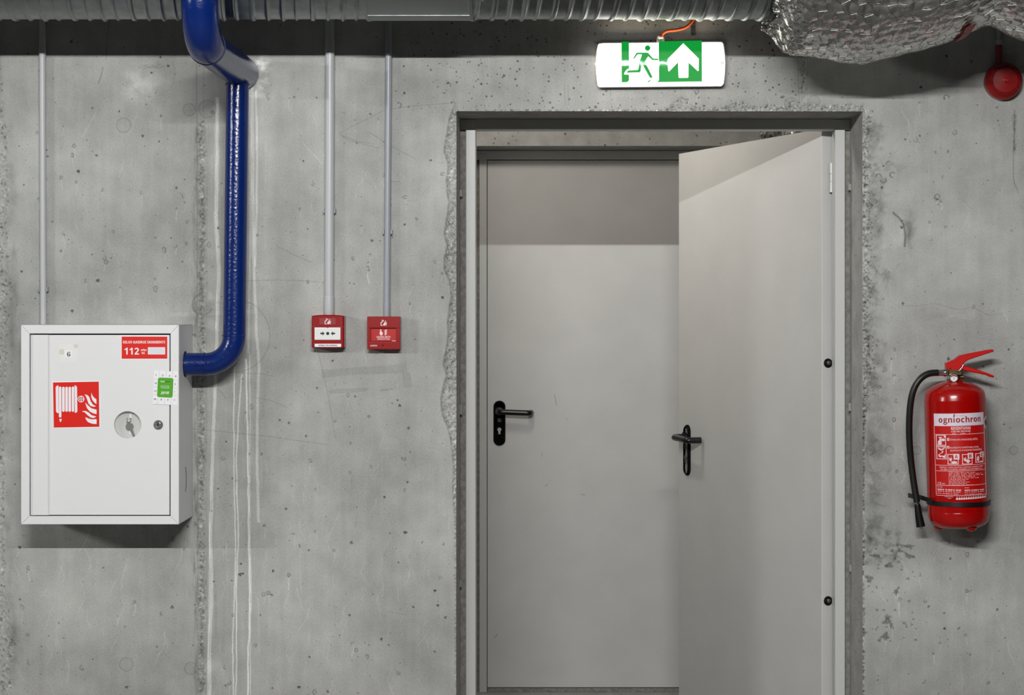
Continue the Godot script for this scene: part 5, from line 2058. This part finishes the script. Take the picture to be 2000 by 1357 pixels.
	nz.tube([L.call(1793.2, 985, -0.012), L.call(1793.6, 989, -0.012), L.call(1796.5, 1010, -0.012), L.call(1800, 1029, -0.012)], [0.0075, 0.0085, 0.0103, 0.0122], 20)
	part(d, "nozzle", nz, M["black_plastic"], "black tapered nozzle", true)
	extinguisher_label(d, s)
	# strap bracket on the wall
	var br := thing("extinguisher_bracket", "black strap bracket that holds the extinguisher to the wall", "bracket", Vector3(base.x, base.y, 0.0))
	var ys := base.y + 0.0705
	var ctr := Vector3(base.x - 0.0023, ys, EXT_Z)
	var band := Mesher.new()
	var prof := [[EXT_R + 0.0008, -0.006], [EXT_R + 0.0032, -0.006], [EXT_R + 0.0032, 0.006], [EXT_R + 0.0008, 0.006], [EXT_R + 0.0008, -0.006]]
	for i in 4:
		var rows := []
		for p in [prof[i], prof[i + 1]]:
			var row := PackedVector3Array()
			for k in 73:
				var a := TAU * (k % 72) / 72.0
				row.append(ctr + Vector3(p[0] * sin(a), p[1], p[0] * cos(a)))
			rows.append(row)
		band.grid(rows, true, true)
	part(br, "strap", band, M["rubber"], "black strap")
	var wp := Mesher.new()
	wp.box(Vector3(base.x - 0.008, ys + 0.1, 0.0055), Vector3(0.045, 0.24, 0.009), 0.002)
	wp.box(Vector3(base.x - 0.008, ys, 0.012), Vector3(0.06, 0.02, 0.016), 0.002)
	part(br, "wall_plate", wp, M["black_plastic"])
	var clip := Mesher.new()
	var cl := []
	var c0 := P(1808, 977, 0.1)
	for q in [[1822, 979, 0.155], [1812, 976, 0.128], [1803, 973, 0.108], [1796, 971, 0.1], [1787, 970.5, 0.098], [1781, 969, 0.094], [1775, 967.5, 0.09]]:
		cl.append(P(q[0], q[1], q[2]))
	var cr := []
	for e in [[-0.0062, 0.0], [0.0062, 0.0], [0.0062, 0.003], [-0.0062, 0.003], [-0.0062, 0.0]]:
		var row := PackedVector3Array()
		for p in smooth_path(cl, 3):
			row.append(p + Vector3(0, e[0], e[1] - 0.012))
		cr.append(row)
	for i in 4:
		clip.grid([cr[i], cr[i + 1]], false)
	part(br, "hose_clip", clip, M["rubber"], "black clip round the hose")

func extinguisher_label(d: Node3D, s: float) -> void:
	# picture points at 5.427 a pixel from (1800, 790) -> (arc along the cylinder, height)
	var LB := func(zx: float, zy: float) -> Vector2:
		var px := 1800.0 + zx / 5.427
		var py := 790.0 + zy / 5.427
		var mid := 1873.5 - (1031.0 - py) * tan(EXT_TILT)
		var a := asin(clampf((px - mid) / (EXT_R * s * 1.006), -0.995, 0.995)) - 0.2
		return Vector2(a * EXT_R, (1031.0 - py - (px - mid) * tan(EXT_TILT)) / s)
	var band := func(m: Mesher, x0: float, y0: float, x1: float, y1: float, z: float) -> void:
		var a: Vector2 = LB.call(x0, (y0 + y1) * 0.5)
		var b: Vector2 = LB.call(x1, (y0 + y1) * 0.5)
		var t: Vector2 = LB.call((x0 + x1) * 0.5, y0)
		var u: Vector2 = LB.call((x0 + x1) * 0.5, y1)
		var n := maxi(int((b.x - a.x) / 0.006), 1)
		for i in n:
			m.extrude(rect2(lerpf(a.x, b.x, float(i) / n), u.y, lerpf(a.x, b.x, float(i + 1) / n), t.y), z - 0.0003, z)
	var word := func(m: Mesher, txt: String, x0: float, y0: float, x1: float, y1: float, z: float, kind := "regular") -> void:
		var a: Vector2 = LB.call(x0, (y0 + y1) * 0.5)
		var b: Vector2 = LB.call(x1, (y0 + y1) * 0.5)
		var t: Vector2 = LB.call((x0 + x1) * 0.5, y0)
		var u: Vector2 = LB.call((x0 + x1) * 0.5, y1)
		letters(m, txt, a.x, u.y, b.x, t.y, z - 0.0002, z, kind)
	var base := Mesher.new()
	band.call(base, 140, 76, 668, 936, 0.0004)
	base.bend(EXT_R)
	var label := part(d, "label", base, M["label_red"], "printed red and white instruction label", true)
	var wh := Mesher.new()
	band.call(wh, 138, 74, 648, 204, 0.0007)
	wh.bend(EXT_R)
	part(label, "title_field", wh, M["label_white"], "", true)
	var logo := Mesher.new()
	word.call(logo, "ogniochron", 188, 104, 615, 190, 0.001, "bold")
	# flame on the i
	var fl: Vector2 = LB.call(346, 92)
	var pl := PackedVector2Array()
	for q in [[-0.0035, -0.0022], [-0.0006, 0.0014], [0.0008, 0.0046], [0.0022, 0.0012], [0.0012, -0.001], [0.0026, -0.0034], [-0.001, -0.003]]:
		pl.append(fl + Vector2(q[0], q[1]))
	logo.extrude(pl, 0.0007, 0.001)
	for i in 11:
		band.call(logo, 362 + i * 9.0, 96, 367 + i * 9.0, 100, 0.001)
	logo.bend(EXT_R)
	part(label, "lettering", logo, M["logo_red"], "", true)
	var p := Mesher.new()
	var z := 0.0008
	# ruled frame
	for q in [[150, 204, 153, 938], [664, 204, 667, 938], [150, 290, 652, 294], [158, 612, 664, 616], [162, 672, 666, 676], [166, 824, 672, 828], [168, 930, 676, 934]]:
		band.call(p, q[0], q[1], q[2], q[3], z)
	word.call(p, "GESINTUVAS", 313, 212, 515, 243, z, "bold")
	word.call(p, "6 KG ABC MILTELIAI", 318, 252, 513, 268, z, "bold")
	word.call(p, "27A", 325, 278, 362, 292, z)
	word.call(p, "183B", 410, 277, 457, 290, z)
	word.call(p, "C", 500, 275, 512, 288, z)
	word.call(p, "IŠTRAUKTI APSAUGINĮ KAIŠTĮ.", 304, 332, 588, 360, z)
	word.call(p, "NUKREIPTI PURKŠTUKĄ Į UGNĮ,", 304, 415, 598, 442, z)
	word.call(p, "NUSPAUSTI PALEIDIMO RANKENĖLĘ.", 306, 445, 630, 472, z)
	word.call(p, "DĖMESIO: TINKA ELEKTROS ĮRANGAI GESINTI, ESANT", 195, 626, 640, 645, z)
	word.call(p, "IKI 1000 V ĮTAMPAI, MINIMALUS ATSTUMAS 1 m", 205, 650, 630, 669, z)
	for q in [[275, 332, 297, 362], [275, 415, 297, 444]]:
		band.call(p, q[0], q[1], q[2], q[3], z)
	# picture frames
	for q in [[160, 303, 262, 415], [164, 420, 268, 558], [280, 500, 390, 607], [428, 498, 532, 605], [564, 492, 644, 590]]:
		for e in [[q[0], q[1], q[2], q[1] + 7], [q[0], q[3] - 7, q[2], q[3]], [q[0], q[1], q[0] + 7, q[3]], [q[2] - 6, q[1], q[2], q[3]]]:
			band.call(p, e[0], e[1], e[2], e[3], z)
	# what the pictures show: hand and pin, hose and hand, three kinds of fire
	var blob := func(pts: Array) -> void:
		var o := PackedVector2Array()
		for q in pts:
			o.append(LB.call(q[0], q[1]))
		p.extrude(o, 0.0005, z)
	blob.call([[185, 325], [225, 325], [225, 333], [208, 333], [208, 355], [218, 372], [218, 405], [180, 405], [180, 372], [196, 352], [196, 333], [185, 333]])
	blob.call([[205, 345], [235, 338], [252, 345], [252, 365], [225, 368], [205, 358]])
	blob.call([[238, 312], [256, 312], [256, 332], [244, 330]])
	blob.call([[178, 438], [225, 428], [256, 432], [240, 452], [212, 468], [186, 455]])
	blob.call([[226, 466], [236, 470], [230, 488], [196, 510], [200, 520], [245, 520], [256, 500], [256, 545], [190, 535], [184, 512], [218, 488]])
	for q in [[280, 500], [428, 498]]:
		blob.call([[q[0] + 14, q[1] + 35], [q[0] + 30, q[1] + 50], [q[0] + 36, q[1] + 25], [q[0] + 44, q[1] + 60], [q[0] + 34, q[1] + 78], [q[0] + 18, q[1] + 66]])
	blob.call([[312, 588], [330, 575], [352, 572], [375, 580], [378, 592], [330, 598]])
	blob.call([[486, 548], [514, 570], [490, 596], [462, 572]])
	blob.call([[578, 560], [584, 530], [592, 515], [604, 540], [600, 570], [592, 582]])
	blob.call([[606, 576], [634, 572], [634, 580], [606, 583]])
	for q in [[340, 497, 400, 555], [485, 486, 540, 546], [612, 478, 650, 535]]:
		band.call(p, q[0], q[1], q[2], q[3], 0.0009)
	# small print: rows of marks too fine to read
	for i in 10:
		var y := 686.0 + i * 14.6
		var x1: float = [575, 640, 650, 560, 605, 500, 470, 515, 480, 540][i]
		for w in 14:
			var x0 := lerpf(290.0, x1, w / 14.0)
			band.call(p, x0, y, x0 + (x1 - 290.0) / 14.0 * (0.62 + 0.25 * sin(w * 2.3 + i)), y + 4.5, z)
	word.call(p, "CE", 178, 798, 216, 824, z)
	word.call(p, "0062", 222, 806, 254, 820, z)
	for i in 4:
		for col in [[176, 420], [455, 655]]:
			var y := 848.0 + i * 22.0
			for w in 9:
				var x0 := lerpf(col[0], col[1], w / 9.0)
				if i == 0 and w > 1 or i == 3 and w > 7:
					continue
				band.call(p, x0, y, x0 + (col[1] - col[0]) / 9.0 * (0.7 + 0.2 * sin(w * 1.7 + i)), y + (11.0 if i == 1 else 5.0), z)
	for i in 9:
		band.call(p, 250 + i * 10.0, 946, 257 + i * 10.0, 950, z)
		if i > 2 and i < 7:
			band.call(p, 250 + i * 10.0, 962, 257 + i * 10.0, 966, z)
	for i in 13:
		band.call(p, 366 + i * 24.0, 958 - i * 1.2, 386 + i * 24.0, 976 - i * 1.2, z)
		band.call(p, 372 + i * 24.0, 946 - i * 1.2, 382 + i * 24.0, 951 - i * 1.2, z)
	p.bend(EXT_R)
	part(label, "print", p, M["print_pink"], "", true)
	for q in [["1", 282, 337, 290, 357, 0.001], ["2", 280, 420, 292, 440, 0.001], ["A", 352, 508, 384, 543, 0.0012], ["B", 498, 500, 524, 535, 0.0012], ["C", 618, 492, 644, 526, 0.0012]]:
		var red := Mesher.new()
		word.call(red, q[0], q[1], q[2], q[3], q[4], q[5], "bold")
		red.bend(EXT_R)
		part(label, "letter", red, M["logo_red"], "", true)
	# round silver seal at the side
	var c: Vector2 = LB.call(680, 180)
	var seal := Mesher.new()
	seal.extrude(circle2(Vector2(0.0915, c.y), 0.0165, 32), 0.0, 0.0006)
	seal.bend(EXT_R)
	part(d, "inspection_seal", seal, M["sticker_lilac"], "round silver inspection seal", true)
	var sd := Mesher.new()
	for i in 20:
		var a := TAU * i / 20.0
		sd.extrude(circle2(Vector2(0.0915 + 0.0125 * cos(a), c.y + 0.0125 * sin(a)), 0.001, 6), 0.0004, 0.0008)
	letters(sd, "G", 0.0865, c.y - 0.006, 0.0965, c.y + 0.006, 0.0005, 0.0009, "bold")
	sd.bend(EXT_R)
	part(d, "seal_print", sd, M["line_dark"], "", true)

# ---------------------------------------------------------------- the scene
func _ready() -> void:
	var cam := Camera3D.new()
	cam.name = "camera"
	cam.projection = Camera3D.PROJECTION_FRUSTUM
	cam.near = 0.1
	cam.far = 60.0
	cam.keep_aspect = Camera3D.KEEP_HEIGHT
	cam.size = cam.near * 1357.0 / F
	cam.frustum_offset = Vector2((1000.0 - VX) / F, (VY - 678.5) / F) * cam.near
	cam.position = Vector3(0, CAM_Y, CAM_Z)
	add_child(cam)
	cam.current = true
	var env := Environment.new()
	env.background_mode = Environment.BG_COLOR
	env.background_color = Color(0, 0, 0)
	env.tonemap_mode = Environment.TONE_MAPPER_LINEAR
	env.tonemap_exposure = 1.0
	env.sdfgi_enabled = true
	env.ssao_enabled = true
	env.ssil_enabled = true
	var we := WorldEnvironment.new()
	we.name = "environment"
	we.environment = env
	add_child(we)

	materials()
	for q in [[-0.2, 14.5, "facing the doorway"], [-5.75, 11.5, "far past the hose cabinet"]]:
		tube_lamp(q[0], q[1], q[2])
	lobby_lamp(0.47)
	build_rooms()
	build_wall()
	build_open_door()
	build_closed_door()
	build_spiral_duct()
	build_insulation()
	build_blue_pipe()
	build_cabinet()
	build_exit_sign()
	build_extinguisher()
	build_call_points()
	build_sounder()
	conduit("thin white cable conduit going down into the hose cabinet", 82.8, 84.6, 633.0, 6.1, 565.0, 94.0, 112.0, "conduit", 0.016)
	conduit("thick white cable conduit ending at the call point with arrows", 644.3, 642.6, 615.5, 9.1, 412.0, 578.0, 612.0, "conduit", 0.018)
	conduit("thin grey cable conduit ending at the call point with lettering", 759.0, 755.5, 619.0, 6.2, 453.0, 590.0, 617.0, "conduit_grey", 0.016)
